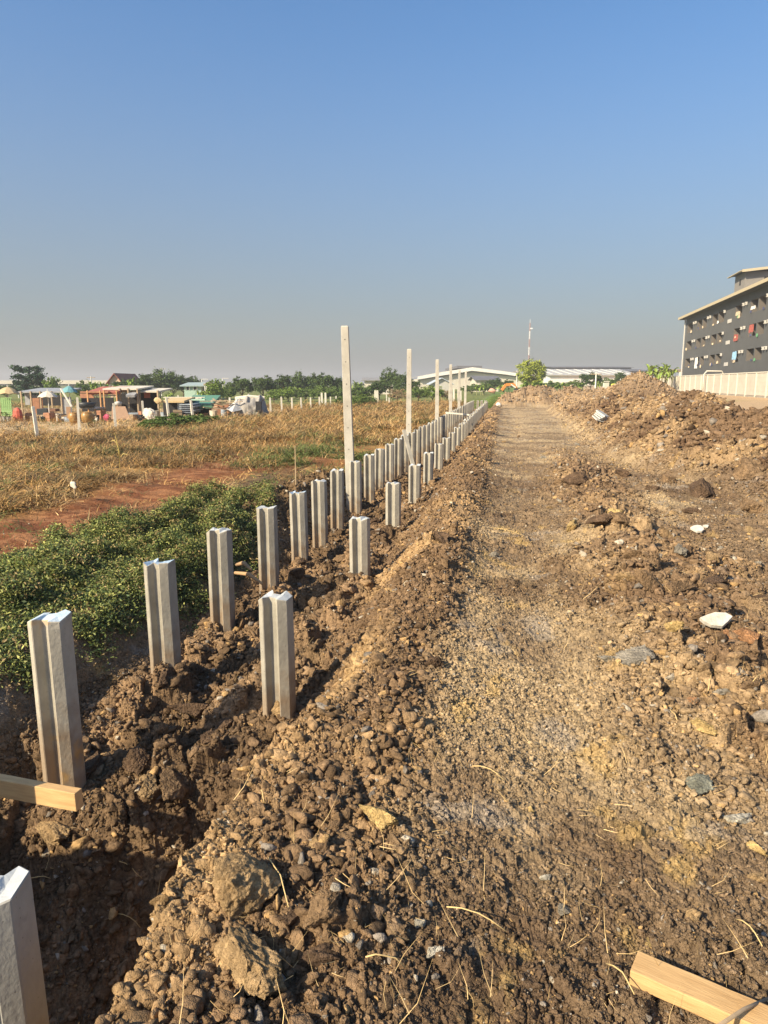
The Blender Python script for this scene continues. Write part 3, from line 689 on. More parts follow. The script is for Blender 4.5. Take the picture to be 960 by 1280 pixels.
for k, (yy, xx, tp) in enumerate([(11.74, -2.66, 2.52), (19.5, -2.64, 2.50), (27.4, -2.64, 2.47), (34.0, -2.64, 2.45), (40.3, -2.64, 2.3), (46.5, -2.64, 2.35)]):
    tall_post(yy, xx, tp, ['tallest-looking square concrete post, nearest of the tall posts', 'second tall concrete post counted from the camera', 'third tall concrete post counted from the camera', 'fourth tall concrete post counted from the camera', 'fifth tall concrete post counted from the camera', 'sixth and farthest tall concrete post'][k], (-.028 if k == 0 else rp.uniform(-.012, .004), rp.uniform(-.006, .006)))
# leaning boards and bars in the far trench
M_wood = mat('plank_pine', (.40, .24, .10), .75, 0, 5, .002, 30, rgb2=(.62, .41, .19), stretch=(1, 9, 9))
M_woodend = mat('plank_end', (.60, .38, .17), .7, .15, 20)
M_oldwood = mat('weathered_wood', (.34, .26, .17), .9, .3, 12)
mb = MB(); mb.bar((-2.28, 16.0, .55), (-1.80, 15.2, -.75), .08, .04); o = mb.build('timber_board', M_conc); tag(o, 'grey board leaning inside the trench beside the left row', 'board')
mb = MB(); mb.bar((-2.42, 29.0, .42), (-1.42, 28.4, .36), .06, .06); o = mb.build('timber_beam', M_post); tag(o, 'pale beam lying across both pile rows in the distance', 'beam')

# planks
def plank(a, b, wd, th, roll, label, name='timber_plank'):
    a = Vector(a); b = Vector(b); d = b - a; mb = MB(); n_ = 8
    vs = []
    for i in range(n_ + 1):
        for (p, q) in ((-1, -1), (1, -1), (1, 1), (-1, 1)): vs.append((d.length * i / n_, p * wd / 2 + random.uniform(-.001, .001), q * th / 2 + random.uniform(-.001, .001)))
    fs = [(i * 4 + k, i * 4 + (k + 1) % 4, (i + 1) * 4 + (k + 1) % 4, (i + 1) * 4 + k) for i in range(n_) for k in range(4)]
    mb.add(vs, fs); mb.add([], []); 
    mb.f += [(3, 2, 1, 0), (n_ * 4, n_ * 4 + 1, n_ * 4 + 2, n_ * 4 + 3)]; mb.mi += [1, 1]
    o = mb.build(name, (M_wood, M_woodend), None, bevel=.003)
    q = d.to_track_quat('X', 'Z').to_euler(); o.rotation_euler = q; o.location = a
    o.rotation_euler.rotate_axis('X', roll)
    tag(o, label, 'plank'); return o
e = at_s(99, 1000, 3.02); 
e2 = at_s(-75, 968, 3.25)
plank(e, e2, .045, .085, R(0), 'pine plank end crossing the trench in front of the nearest left pile')
a = at_z(790, 1206, .06); b = at_z(985, 1300, .06)
print('plank', e, e2, a, b, h1(a.x, a.y), h1(b.x, b.y))
za = max(h1(a.x, a.y), h1(b.x, b.y))
a = at_z(792, 1209, .05); b = at_z(990, 1296, .05)
plank(a, b, .082, .045, R(0), 'pine plank lying on the road in the bottom right corner')
# ================================================================== BACKGROUND
FH = Vector((F.x, F.y, 0)).normalized()
def ground_z(p): return h1(p.x, p.y)
def leafmat(name, a, b, scale=1.2):
    m = mat(name, a, .75, 0, scale, 0, rgb2=b, coord='Object', spec=.25)
    return m
GM = {'dark': leafmat('foliage_dark', (.030, .060, .018), (.085, .130, .030)), 'mid': leafmat('foliage_mid', (.055, .10, .022), (.14, .20, .045)),
      'light': leafmat('foliage_light', (.10, .17, .03), (.24, .32, .06)), 'yellow': leafmat('foliage_yellowgreen', (.17, .21, .03), (.34, .38, .06)),
      'blue': leafmat('foliage_bluegreen', (.022, .05, .028), (.05, .095, .045)), 'dry': leafmat('foliage_dry', (.22, .15, .08), (.36, .27, .15))}
M_bark = mat('bark', (.14, .10, .07), .95, .3, 4)
def crown_mesh(seed, shape, mt, nclump=110, nleaf=42, leaf=.26, H_=6.0, W_=5.0):
    r = np.random.default_rng(seed); V = []; 
    c = []
    while len(c) < nclump:
        p = r.uniform(-1, 1, 3); d = np.linalg.norm(p)
        if d > 1 or d < .35 + .3 * r.random(): continue
        if shape == 'cone': p[:2] *= 1.0 - .35 * max(0, p[2])
        if shape == 'dome' and p[2] < -.35: continue
        if shape == 'layer': p[2] = round(p[2] * 2.5) / 2.5 + r.uniform(-.06, .06)
        lob = 1 + .22 * math.sin(3 * math.atan2(p[1], p[0]) + seed) + .12 * math.sin(5 * p[2] + seed)
        c.append(p * lob)
    c = np.array(c) * np.array([W_ / 2, W_ / 2, H_ * .42]) + np.array([0, 0, H_ * .57])
    sz = r.uniform(.5, 1.25, nclump)
    P = np.repeat(c, nleaf, 0) + r.normal(size=(nclump * nleaf, 3)) * np.repeat(sz, nleaf)[:, None] * np.array([.30, .30, .22])
    n = len(P); a = r.normal(size=(n, 3)); a[:, 2] *= .6; a /= np.linalg.norm(a, axis=1)[:, None]; b = r.normal(size=(n, 3)); b -= a * (a * b).sum(1)[:, None]; b /= np.linalg.norm(b, axis=1)[:, None]
    l = leaf * r.uniform(.5, 1.1, (n, 1)); Vv = np.stack([P - a * l, P - b * l * .5, P + a * l, P + b * l * .5], 1).reshape(-1, 3)
    me = np_mesh('crown', Vv, np.arange(n * 4).reshape(-1, 4)); me.materials.append(mt); return me
def trunk_mesh(seed, H_=6.0, limbs=7):
    mb = MB(); r = random.Random(seed)
    mb.tube([(0, 0, -.5), (.03, 0, .8), (-.05, .04, 2), (.05, .0, H_ * .55)], [.24, .18, .14, .07], 8)
    for k in range(limbs):
        a = r.uniform(0, 6.28); z0 = r.uniform(.9, 2.4); e = r.uniform(1.0, 2.0)
        mb.tube([(0, 0, z0), (math.cos(a) * e * .5, math.sin(a) * e * .5, z0 + .7), (math.cos(a) * e, math.sin(a) * e, z0 + 1.7)], [.09, .06, .025], 5)
    me = bpy.data.meshes.new('trunk'); me.from_pydata(mb.v, [], mb.f); me.materials.append(M_bark); return me
CROWN = {('round', 'dark'): crown_mesh(1, 'dome', GM['dark']), ('round', 'mid'): crown_mesh(2, 'dome', GM['mid']), ('spread', 'dark'): crown_mesh(3, 'dome', GM['dark'], 140, 40, .26, 6, 7.5),
         ('cone', 'blue'): crown_mesh(4, 'layer', GM['blue'], 150, 46, .28, 6, 5.6), ('bush', 'light'): crown_mesh(5, 'dome', GM['light'], 90, 40, .3, 6, 6), ('ball', 'yellow'): crown_mesh(6, 'ball', GM['yellow'], 170, 40, .24, 6, 5.6),
         ('bush', 'mid'): crown_mesh(7, 'dome', GM['mid'], 110, 40, .28, 6, 7), ('bush', 'dry'): crown_mesh(8, 'dome', GM['dry'], 70, 30, .25, 6, 6), ('round2', 'dark'): crown_mesh(9, 'ball', GM['dark'], 120, 42, .25, 6, 5)}
CW = {'round': 5, 'spread': 7.5, 'cone': 5.6, 'bush': 6, 'ball': 5.6, 'round2': 5}
TRK = [trunk_mesh(50 + k) for k in range(3)]
def tree(px, top, wpx, s, kind, colr, label, name='tree', cat='tree', group=None, bottom=None):
    p = at_s(px, 490, s); zg = ground_z(p) - .1; zt = at_s(px, top, s).z; h = zt - zg; wd = wpx / FPX * s
    k = 7 if (kind, colr) == ('bush', 'mid') else CW[kind]
    t = empty(name, (p.x, p.y, zg), random.uniform(0, 6.28), label, cat, group); t.scale = (wd / k, wd / k, h / 6.1)
    c = bpy.data.objects.new('crown', CROWN[(kind, colr)]); col.objects.link(c); c.parent = t
    if kind == 'bush': c.scale = (1, 1, 1.12); c.location.z = -.6
    q = bpy.data.objects.new('trunk', random.choice(TRK)); col.objects.link(q); q.parent = t
    return t
G1 = 'trees in the line behind the dry field'
for a in [
 (40, 460, 37, 95, 'cone', 'blue', 'dark blue-green layered tree standing tallest at the far left'),
 (64, 473, 21, 92, 'bush', 'light', 'small bright green tree right of the dark layered tree'),
 (9, 480, 22, 100, 'round', 'dark', 'low dark tree at the left picture edge behind the tan umbrella'),
 (105, 476, 24, 90, 'bush', 'mid', 'mid green bushy tree behind the teal umbrella'),
 (155, 474, 24, 100, 'round', 'dark', 'dark tree in front of the red-roofed house'),
 (181, 467, 22, 104, 'round2', 'dark', 'narrow dark tree left of the broad hill-like crown'),
 (200, 464.5, 46, 108, 'spread', 'dark', 'broad hill-like dark tree left of the pale teal house'),
 (216, 467, 36, 112, 'spread', 'dark', 'broad dark tree overlapping the right of the hill-like crown'),
 (229, 469, 24, 120, 'round', 'dark', 'dark tree directly behind the pale teal house roof'),
 (242, 472, 26, 130, 'spread', 'dark', 'distant low tree behind the right end of the teal house'),
 (268, 476, 24, 80, 'bush', 'light', 'bright green broad-leaved tree right of the teal house'),
 (283, 480, 22, 86, 'bush', 'mid', 'mid green tree between the bright green tree and the dark round pair'),
 (303, 470.5, 27, 100, 'round', 'dark', 'left one of the dark round pair above the grey tarpaulin heap'),
 (329, 469, 29, 100, 'round', 'dark', 'right one of the dark round pair above the grey tarpaulin heap'),
 (354, 468, 26, 104, 'round2', 'dark', 'dark tree right of the round pair'),
 (374, 467, 28, 108, 'spread', 'dark', 'taller spreading tree midway between round pair and tall post'),
 (392, 466.5, 20, 108, 'round', 'dark', 'slim dark crown left of the rounded crown by the tall post'),
 (408, 466, 25, 104, 'round', 'dark', 'rounded dark crown just left of the nearest tall post'),
 (425, 471, 18, 104, 'round2', 'dark', 'dark crown partly behind the nearest tall post'),
 (360, 485, 28, 92, 'bush', 'light', 'light green bush in front of the dark tree right of the round pair'),
 (382, 484, 22, 92, 'bush', 'mid', 'mid green bush with a bluish tinge among the light bushes'),
 (402, 482, 28, 90, 'bush', 'mid', 'mid green bush below the rounded crown left of the tall post'),
 (420, 483, 24, 90, 'bush', 'mid', 'mid green bush at the foot of the nearest tall post'),
 (342, 488, 22, 88, 'bush', 'light', 'low light green bush at the right end of the tarpaulin heap'),
 (452, 481, 30, 94, 'bush', 'mid', 'mid green bush right of the nearest tall post'),
 (474, 476, 24, 100, 'round', 'dark', 'dark tree in front of the low grey roof'),
 (488, 463, 27, 112, 'spread', 'dark', 'tall dark tree behind the low grey roof'),
 (504, 467, 20, 110, 'round2', 'dark', 'dark tree left of the second tall post'),
 (517, 474, 16, 106, 'round', 'dark', 'dark tree just right of the second tall post'),
 (497, 486, 24, 80, 'bush', 'dry', 'leafless brown shrub left of the second tall post'),
 (523, 484, 30, 84, 'bush', 'mid', 'green shrub between the second and third tall posts'),
 (541, 483, 26, 84, 'bush', 'light', 'light green shrub behind the third tall post'),
 (559, 487, 16, 86, 'bush', 'dry', 'dry brown-green shrub behind the fourth tall post'),
 (590, 480, 24, 130, 'bush', 'mid', 'green bush right of the sixth tall post'),
 (618, 472.5, 20, 135, 'round', 'dark', 'dark tree in front of the white arched warehouse'),
 (636, 474, 14, 135, 'round', 'dark', 'small dark round tree left of the thin street pole'),
 (605, 478, 20, 132, 'bush', 'mid', 'mid green bush below the small grey gabled roof'),
 (665, 450, 33, 120, 'ball', 'yellow', 'big round yellow-green tree between the two warehouses'),
 (690, 476, 22, 128, 'bush', 'mid', 'green bush right of the big round yellow-green tree'),
 (738, 465, 25, 125, 'round', 'dark', 'dark rounded tree in front of the long low warehouse'),
 (759, 472, 18, 130, 'bush', 'mid', 'green bush right of the dark rounded tree'),
 (775, 464.5, 17, 135, 'round2', 'dark', 'small dark tree right end of the long low warehouse'),
 (716, 475, 20, 128, 'bush', 'mid', 'green bush below the middle of the long low warehouse')]:
    tree(*a, group=G1)
# low scrub near the field fence
for a in [(218, 517, 60, 30, 'bush', 'mid', 'wide dark weedy bush at the fence in front of the low shed'), (190, 523, 40, 28, 'bush', 'mid', 'weedy bush in front of the white sack'),
          (252, 518, 36, 32, 'bush', 'mid', 'weedy bush in front of the tin sheets'), (450, 493, 34, 62, 'bush', 'mid', 'dark weedy bush at the back of the field right of nearest tall post'),
          (281, 523, 26, 30, 'bush', 'dry', 'dry brown weed mound in front of the scrap pile'), (428, 495, 20, 66, 'bush', 'mid', 'weedy bush at the back of the field behind nearest tall post')]:
    tree(*a, name='bush', cat='bush', group='bushes along the field fence')

# ---- banana plants
def banana_meshes(seed, n_plants, spread=1.1):
    r = random.Random(seed); lv = MB(); st = MB()
    for k in range(n_plants):
        ox, oy = r.uniform(-spread, spread), r.uniform(-spread, spread); hh = r.uniform(1.6, 2.6)
        st.tube([(ox, oy, -.3), (ox * 1.03, oy * 1.03, hh * .6), (ox * 1.05, oy * 1.05, hh)], [.15, .11, .06], 7)
        for j in range(r.randint(8, 10)):
            a = r.uniform(0, 6.28); up = r.uniform(.35, 1.35); ln = r.uniform(1.5, 2.4); pts = []
            p = Vector((ox * 1.05, oy * 1.05, hh - .15)); el = up; N = 7
            for i in range(N + 1):
                pts.append(p.copy()); p = p + Vector((math.cos(a) * math.cos(el), math.sin(a) * math.cos(el), math.sin(el))) * ln / N; el -= .20 + .05 * i * (1.4 - up)
            sd_ = Vector((-math.sin(a), math.cos(a), 0)); vs = []; 
            for i, q in enumerate(pts):
                t = i / N; wv = .30 * (math.sin(math.pi * min(1, t * 1.02 + .03)) ** .6) * (1 if i % 2 else .86)
                vs += [q - sd_ * wv + Vector((0, 0, .10 * wv * 3)), q, q + sd_ * wv + Vector((0, 0, .10 * wv * 3))]
            fs = []
            for i in range(N): b = i * 3; fs += [(b, b + 1, b + 4, b + 3), (b + 1, b + 2, b + 5, b + 4)]
            lv.add(vs, fs)
    def mk(mb, nm, mt):
        me = bpy.data.meshes.new(nm); me.from_pydata(mb.v, [], mb.f); me.materials.append(mt); return me
    return mk(lv, 'leaf_crown', GM['yellowleaf']), mk(st, 'stem', M_bstem)
GM['yellowleaf'] = leafmat('banana_leaf', (.12, .20, .035), (.30, .38, .08), 2)
M_bstem = mat('banana_stem', (.22, .22, .09), .7, .3, 5)
BAN = [banana_meshes(70 + k, 4 + k % 2) for k in range(4)]
def banana(px, top, wpx, s, label, k=0):
    p = at_s(px, 490, s); zg = ground_z(p); h = at_s(px, top, s).z - zg; wd = wpx / FPX * s
    t = empty('banana_clump', (p.x, p.y, zg), random.uniform(0, 6.28), label, 'banana plants', 'banana clumps'); t.scale = (wd / 5, wd / 5, h / 4.0)
    a = bpy.data.objects.new('leaf_crown', BAN[k][0]); b = bpy.data.objects.new('stem', BAN[k][1])
    for o in (a, b): col.objects.link(o); o.parent = t
for i, a in enumerate([
 (818, 446, 38, 95, 'tall banana clump standing at the left end of the concrete panel wall'), (803, 456, 22, 100, 'shorter banana clump touching the tall one on its left'), (834, 449, 26, 97, 'banana clump touching the tall one on its right'),
 (118, 470, 18, 84, 'banana clump behind the red-roofed stall, left one'), (131, 471, 18, 86, 'banana clump behind the red-roofed stall, right one'),
 (144, 474, 20, 84, 'banana clump below the red-roofed house'), (166, 467, 20, 88, 'tall banana clump right of the red-roofed house'),
 (447, 472, 20, 96, 'banana clump just right of the nearest tall post'), (600, 477, 20, 120, 'banana clump below the white arched warehouse, left one'),
 (628, 477, 20, 122, 'banana clump below the white arched warehouse, right one'), (655, 474, 24, 108, 'banana clump under the left side of the yellow-green tree'),
 (675, 474, 24, 108, 'banana clump under the right side of the yellow-green tree'), (702, 474, 22, 116, 'banana clump below the left part of the long low warehouse'),
 (724, 475, 20, 116, 'banana clump left of the dark rounded tree'), (748, 474, 20, 118, 'banana clump right of the dark rounded tree'),
 (252, 484, 18, 76, 'banana-like low plants under the pale teal house'), (212, 486, 18, 76, 'low broad-leaved plants left of the pale teal house'), (545, 480, 18, 96, 'banana clump between third and fourth tall posts')]): banana(*a, k=i % 4)

# ---- far buildings
def M(name, rgb, **k): return mat(name, rgb, **k)
M_cream = M('paint_cream', (.56, .52, .43), rough=.8, var=.08, scale=.5); M_white = M('paint_white', (.74, .72, .66), rough=.7, var=.07, scale=.5)
M_lroof = M('roof_light_metal', (.46, .45, .41), rough=.5, var=.1, scale=.3); M_droof = M('roof_dark', (.13, .13, .14), rough=.7, var=.2, scale=.4)
M_shade = M('shade_and_black', (.03, .03, .033), rough=.9, var=.2); M_redroof = M('roof_red', (.25, .085, .06), var=.2, scale=2); M_pink = M('paint_pinkish', (.60, .43, .33), var=.1)  # near-black paints in shade inside openings and sheds; also used for black parts
M_teal = M('paint_teal', (.33, .46, .39), var=.08); M_tealroof = M('roof_teal', (.30, .38, .38), var=.15)
def frame_at(px, s, zg=None):
    p = at_s(px, 490, s); zg = ground_z(p) if zg is None else zg
    return Vector((p.x, p.y, zg))
def zy(py, s): return at_s(480, py, s).z
def wx(dpx, s): return dpx / FPX * s

def arched_warehouse():
    s = 260; o = frame_at(590, s); t = empty('warehouse', o, YAW, 'long white warehouse with a shallow gabled white roof edge', 'warehouse')
    x0, x1 = wx(522 - 590, s), wx(662 - 590, s); z = lambda y: zy(y, s) - o.z
    def band(name, ys0, ys1, mt, y0, dep, xs=(-68, -45, 0, 40, 72)):
        mb = MB(); vs = []; n_ = len(xs)
        for yy in (y0, y0 + dep):
            for k in range(n_): X_ = wx(xs[k], s); vs += [(X_, yy, z(ys0[k])), (X_, yy, z(ys1[k]))]
        fs = []
        for k in range(n_ - 1):
            a = 2 * k; b = 2 * n_ + 2 * k
            fs += [(a + 1, a + 3, a + 2, a), (b, b + 2, b + 3, b + 1), (a, a + 2, b + 2, b), (a + 1, b + 1, b + 3, a + 3)]
        fs += [(0, 2 * n_, 2 * n_ + 1, 1), (2 * n_ - 2, 2 * n_ - 1, 4 * n_ - 1, 4 * n_ - 2)]
        mb.add(vs, fs); return mb.build(name, mt, t)
    band('wall', (474, 470, 465, 469, 473), (500,) * 5, M_cream, 1.5, 60)
    band('roof_edge', (471, 466.5, 459.5, 464.5, 469.5), (474.5, 470.5, 463.5, 468, 472.5), M_white, -.2, 1.5)
    band('eave_shadow_strip', (474.6, 470.6, 463.6, 468.1, 472.6), (475.6, 472, 465.2, 469.4, 473.6), M_droof, .8, .6)  # dark strip paints in the shade under the roof edge
    r_ = band('roof', (470.6, 466.1, 459.1, 464.1, 469.1), (471, 466.5, 459.5, 464.5, 469.5), M_lroof, -.1, 62)
    mb = MB(); mb.box((wx(-2, s), 30, z(458.6)), (wx(32, s), 50, .9)); mb.build('roof_vent', M_droof, r_)
arched_warehouse()
def shed(px0, px1, ytop, ymid, s, wallm, roofm, label, name='house', depth=8, ridge='x', cat='building', over=.6, openings=()):
    """simple gabled building; ridge along x seen from its long side, ridge along y seen from its gable"""
    pc = (px0 + px1) / 2; o = frame_at(pc, s); t = empty(name, o, YAW, label, cat); wd = wx(px1 - px0, s); z1 = zy(ymid, s) - o.z; z2 = zy(ytop, s) - o.z
    mb = MB(); h = wd / 2 - over
    if ridge == 'x': vs = [(-h, 0, -.5), (h, 0, -.5), (h, depth, -.5), (-h, depth, -.5), (-h, 0, z1), (h, 0, z1), (h, depth, z1), (-h, depth, z1), (-h, depth / 2, z2 - .1), (h, depth / 2, z2 - .1)]; fs = [(0, 1, 5, 4), (1, 2, 6, 9, 5), (2, 3, 7, 6), (3, 0, 4, 8, 7)]
    else: vs = [(-h, 0, -.5), (h, 0, -.5), (h, depth, -.5), (-h, depth, -.5), (-h, 0, z1), (h, 0, z1), (h, depth, z1), (-h, depth, z1), (0, 0, z2 - .1), (0, depth, z2 - .1)]; fs = [(0, 1, 5, 8, 4), (1, 2, 6, 5), (2, 3, 7, 9, 6), (3, 0, 4, 7)]
    mb.add(vs, fs); mb.build('wall', wallm, t)
    mb = MB(); th = .14; H2 = wd / 2
    if ridge == 'x':
        sl = (z2 - z1) / (depth / 2); e0 = z1 - sl * over
        for sg in (0, 1):
            a = [(-H2, -over, e0), (H2, -over, e0), (H2, depth / 2, z2), (-H2, depth / 2, z2)]
            if sg: a = [(x, depth - y, z) for x, y, z in a]
            b = [(x, y, z + th) for x, y, z in a]; mb.add(a + b, [(0, 1, 2, 3), (4, 5, 6, 7), (0, 1, 5, 4), (1, 2, 6, 5), (2, 3, 7, 6), (3, 0, 4, 7)])
    else:
        sl = (z2 - z1) / h; e0 = z1 - sl * over
        for sg in (-1, 1):
            a = [(sg * H2, -over, e0), (0, -over, z2), (0, depth + over, z2), (sg * H2, depth + over, e0)]
            b = [(x, y, z + th) for x, y, z in a]; mb.add(a + b, [(0, 1, 2, 3), (4, 5, 6, 7), (0, 1, 5, 4), (1, 2, 6, 5), (2, 3, 7, 6), (3, 0, 4, 7)])
    mb.build('roof', roofm, t)
    for (a, b, c, d) in openings:
        mb = MB(); xx0, xx1 = wx(a - pc, s), wx(b - pc, s); zz1, zz0 = zy(c, s) - o.z, zy(d, s) - o.z
        mb.box(((xx0 + xx1) / 2, -.01, (zz0 + zz1) / 2), (xx1 - xx0, .08, zz1 - zz0)); wn = mb.build('window', M_shade, t)
        fr = MB()
        for q in ((xx0, xx0, zz0, zz1), (xx1, xx1, zz0, zz1)): fr.box((q[0], -.05, (q[2] + q[3]) / 2), (.1, .08, q[3] - q[2] + .1))
        fr.build('frame', M_white, wn)
    return t
# long low warehouse on the right, with several dark roofs behind
t = shed(683, 800, 460.5, 469, 240, M_white, M_lroof, 'long low warehouse with a pale ribbed roof left of the soil peak', 'warehouse', 46, 'x', 'warehouse', 1)
for k in range(9):
    mb = MB(); s = 240; xx = wx(690 + 12 * k - 741.5, s); z1 = zy(469, s) - t.location.z; z2 = zy(460.5, s) - t.location.z
    a = (xx, .2, z1 + .35); b = (xx + .2, 22.8, z2 + .12); mb.bar(a, b, .5, .12); mb.build('skylight_strip', M_white, t)
shed(690, 790, 457.4, 459.6, 330, M_droof, M_droof, 'distant dark-roofed factory behind the long low warehouse', 'factory', 40, 'x', 'factory', 1)
shed(775, 812, 461, 464, 300, M_droof, M_droof, 'small dark-roofed factory block right of the distant dark-roofed factory', 'factory', 30, 'x', 'factory', 1)
shed(592, 626, 470.5, 475, 170, M_cream, M_droof, 'small house with a dark grey roof in front of the white arched warehouse', 'house', 12, 'x')
shed(537, 567, 473, 479, 160, M_lroof, M('roof_bluegrey', (.40, .46, .52), var=.1), 'small blue-grey roofed building behind the third tall post', 'house', 12, 'y')
shed(452, 494, 472.5, 475.5, 150, M_cream, M('roof_grey', (.24, .24, .24), var=.2, scale=1), 'low house with a long grey roof between first and second tall posts', 'house', 9, 'x')
shed(134, 156, 467.5, 476, 115, M_pink, M_redroof, 'pinkish house with a red gabled roof behind banana plants', 'house', 9, 'y', over=.5, openings=((142, 146, 478, 482),))
shed(226, 256, 479.2, 482.6, 100, M_teal, M_tealroof, 'pale teal house with a low roof among the trees', 'house', 8, 'x', over=.5, openings=((233, 237, 483.5, 487), (242, 246.5, 483.5, 487)))
shed(255, 263, 479.5, 481, 99, M_pink, M_oldwood, 'narrow brown hut on posts right of the pale teal house', 'hut', 3, 'x', over=.2, openings=((256.5, 258.2, 482, 488),))
# elevated road
s = 300; o = frame_at(50, s); t = empty('elevated_road', o, YAW, 'long pale elevated road deck behind the trees at the far left', 'elevated road')
mb = MB(); mb.box((-20, 0, (zy(475.5, s) + zy(480, s)) / 2 - o.z), (130, 9, wx(4.5, s))); mb.build('deck', M_cream, t)
mb = MB(); mb.box((-20, .3, zy(481, s) - o.z), (130, 7, wx(1.6, s))); mb.build('girder', M_droof, t)
for k in range(6):
    mb = MB(); mb.tube([(-75 + 22 * k, 2, -1), (-75 + 22 * k, 2, zy(481.5, s) - o.z)], .9, 10); mb.build('pier', M_cream, t)
# radio mast: alternate red and white lattice sections, the red greyed to paint in haze
M_mred = M('mast_red_hazed', (.40, .27, .24)); s = 300; o = frame_at(659.5, s); t = empty('radio_mast', o, YAW, 'tall thin red and white lattice mast behind the yellow-green tree', 'radio mast')
ztop = zy(405, s) - o.z; nsec = 8
for k in range(nsec):
    z0, z1 = ztop * k / nsec, ztop * (k + 1) / nsec; mb = MB(); wd = .34 - .16 * k / nsec
    for i in range(3):
        a = 2.094 * i; mb.bar((math.cos(a) * wd, math.sin(a) * wd, z0), (math.cos(a) * wd, math.sin(a) * wd, z1), .16)
        for j in range(3):
            b = a + 2.094; h0 = z0 + (z1 - z0) * j / 3; mb.bar((math.cos(a) * wd, math.sin(a) * wd, h0), (math.cos(b) * wd, math.sin(b) * wd, h0 + (z1 - z0) / 3), .09)
    mb.build('mast_section', M_mred if k % 2 else M_white, t)
mb = MB(); mb.tube([(0, 0, ztop), (0, 0, ztop + 1.5)], .06, 5); mb.box((.5, 0, ztop - 2.2), (1.2, .3, .5)); mb.build('antenna', M_white, t)
# street poles
def pole(px, ytop, ybot, s, label, lamp=True):
    o = frame_at(px, s); t = empty('street_lamp' if lamp else 'utility_pole', o, YAW, label, 'street lamp' if lamp else 'pole'); h = zy(ytop, s) - o.z
    mb = MB(); mb.tube([(0, 0, -.2), (0, 0, h)], [.10, .07], 7); mb.build('pole', M_white, t)
    mb = MB()
    if lamp: mb.box((.45, 0, h), (1.0, .16, .12)); mb.build('lamp_head', M_lroof, t)
    else: mb.box((0, 0, h - .25), (1.3, .1, .1)); mb.build('crossarm', M_oldwood, t)
pole(645.5, 463, 482, 125, 'thin street pole left of the yellow-green tree', False)
pole(744, 465, 489, 85, 'pale thin pole between the dark rounded tree and the banana plants', False)
pole(202, 461, 482, 130, 'small pole with a lamp standing above the hill-like tree crown')
pole(253, 474, 482, 104, 'small lamp pole behind the pale teal house'); pole(279, 473, 486, 110, 'thin lamp pole above the bright green tree')
pole(115, 470, 480, 110, 'thin pole left of the banana plants by the red-roofed house', False); pole(23, 478, 484, 110, 'short lamp pole under the elevated road')

# ---- dark apartment block and wall on the right
D = Vector((ray(668, 478).x, ray(668, 478).y, 0)).normalized(); N_ = Vector((D.y, -D.x, 0))          # N_ points right
LAT = 184 * 109 / FPX
P0 = at_s(852, 480, 109); P0.z = .45
ang = math.atan2(-D.y, -D.x)                         # local +x runs from the far corner towards the camera side
apt = empty('apartment_block', P0, ang, 'dark grey apartment block with balconies, laundry and a roof tower', 'apartment block')
def lx(px): # distance along the facade from its far corner
    s = LAT * FPX / (px - 668); return (Vector(at_s(852, 480, 109).xy) - Vector(at_s(px, 480, s).xy)).length
def lz(py, px):
    s = LAT * FPX / (px - 668); return at_s(px, py, s).z - P0.z
# local frame: x towards camera, y: which side? facade normal must face the pile rows (left of the picture)
inw = 1 if (Matrix.Rotation(ang, 3, 'Z') @ Vector((0, 1, 0))).dot(N_) > 0 else -1     # into the building
M_apt = M('render_dark_grey', (.092, .094, .094), rough=.85, var=.12, scale=.7); M_apt2 = M('render_inside', (.13, .115, .10), var=.1); M_fas = M('fascia_cream', (.46, .39, .26), var=.08)
M_roofd = M('roof_tile_dark', (.10, .10, .11), var=.2, scale=3); M_ac = M('vent_white', (.50, .48, .44), var=.05)
cols_px = [(854.5, 860.5), (866.5, 871.3), (872.8, 877.2), (884.6, 890.2), (891.8, 898), (912, 919.5), (930, 938), (940, 948), (957.5, 966), (982, 992), (995, 1007), (1028, 1043)]
colsX = [(lx(b), lx(a)) for a, b in cols_px]; colsX = [(min(a, b) - .12, max(a, b) + .12) for a, b in colsX]
zrow = [(3.92 - .45, 5.14 - .45), (6.42 - .45, 7.66 - .45), (8.87 - .45, 10.18 - .45)]; EAVE = lz(399, 852); LEN = 58.0; DEP = 12.0; REC = 1.7
def wall_grid(xs, zs, holes):
    mb = MB(); xs = sorted(set([0, LEN] + [v for c in xs for v in c])); zs = sorted(set([.0, EAVE] + [v for c in zs for v in c]))
    for i in range(len(xs) - 1):
        for j in range(len(zs) - 1):
            cx, cz = (xs[i] + xs[i + 1]) / 2, (zs[j] + zs[j + 1]) / 2
            if any(a < cx < b and c < cz < d for (a, b) in colsX for (c, d) in zs_h): continue
            mb.quad((xs[i], 0, zs[j]), (xs[i + 1], 0, zs[j]), (xs[i + 1], 0, zs[j + 1]), (xs[i], 0, zs[j + 1]))
    return mb
zs_h = zrow
mb = wall_grid(colsX, zrow, None)
y2 = inw * DEP
mb.quad((0, 0, 0), (0, y2, 0), (0, y2, EAVE), (0, 0, EAVE)); mb.quad((LEN, 0, 0), (LEN, y2, 0), (LEN, y2, EAVE), (LEN, 0, EAVE)); mb.quad((0, y2, 0), (LEN, y2, 0), (LEN, y2, EAVE), (0, y2, EAVE))
mb.build('wall', M_apt, apt)
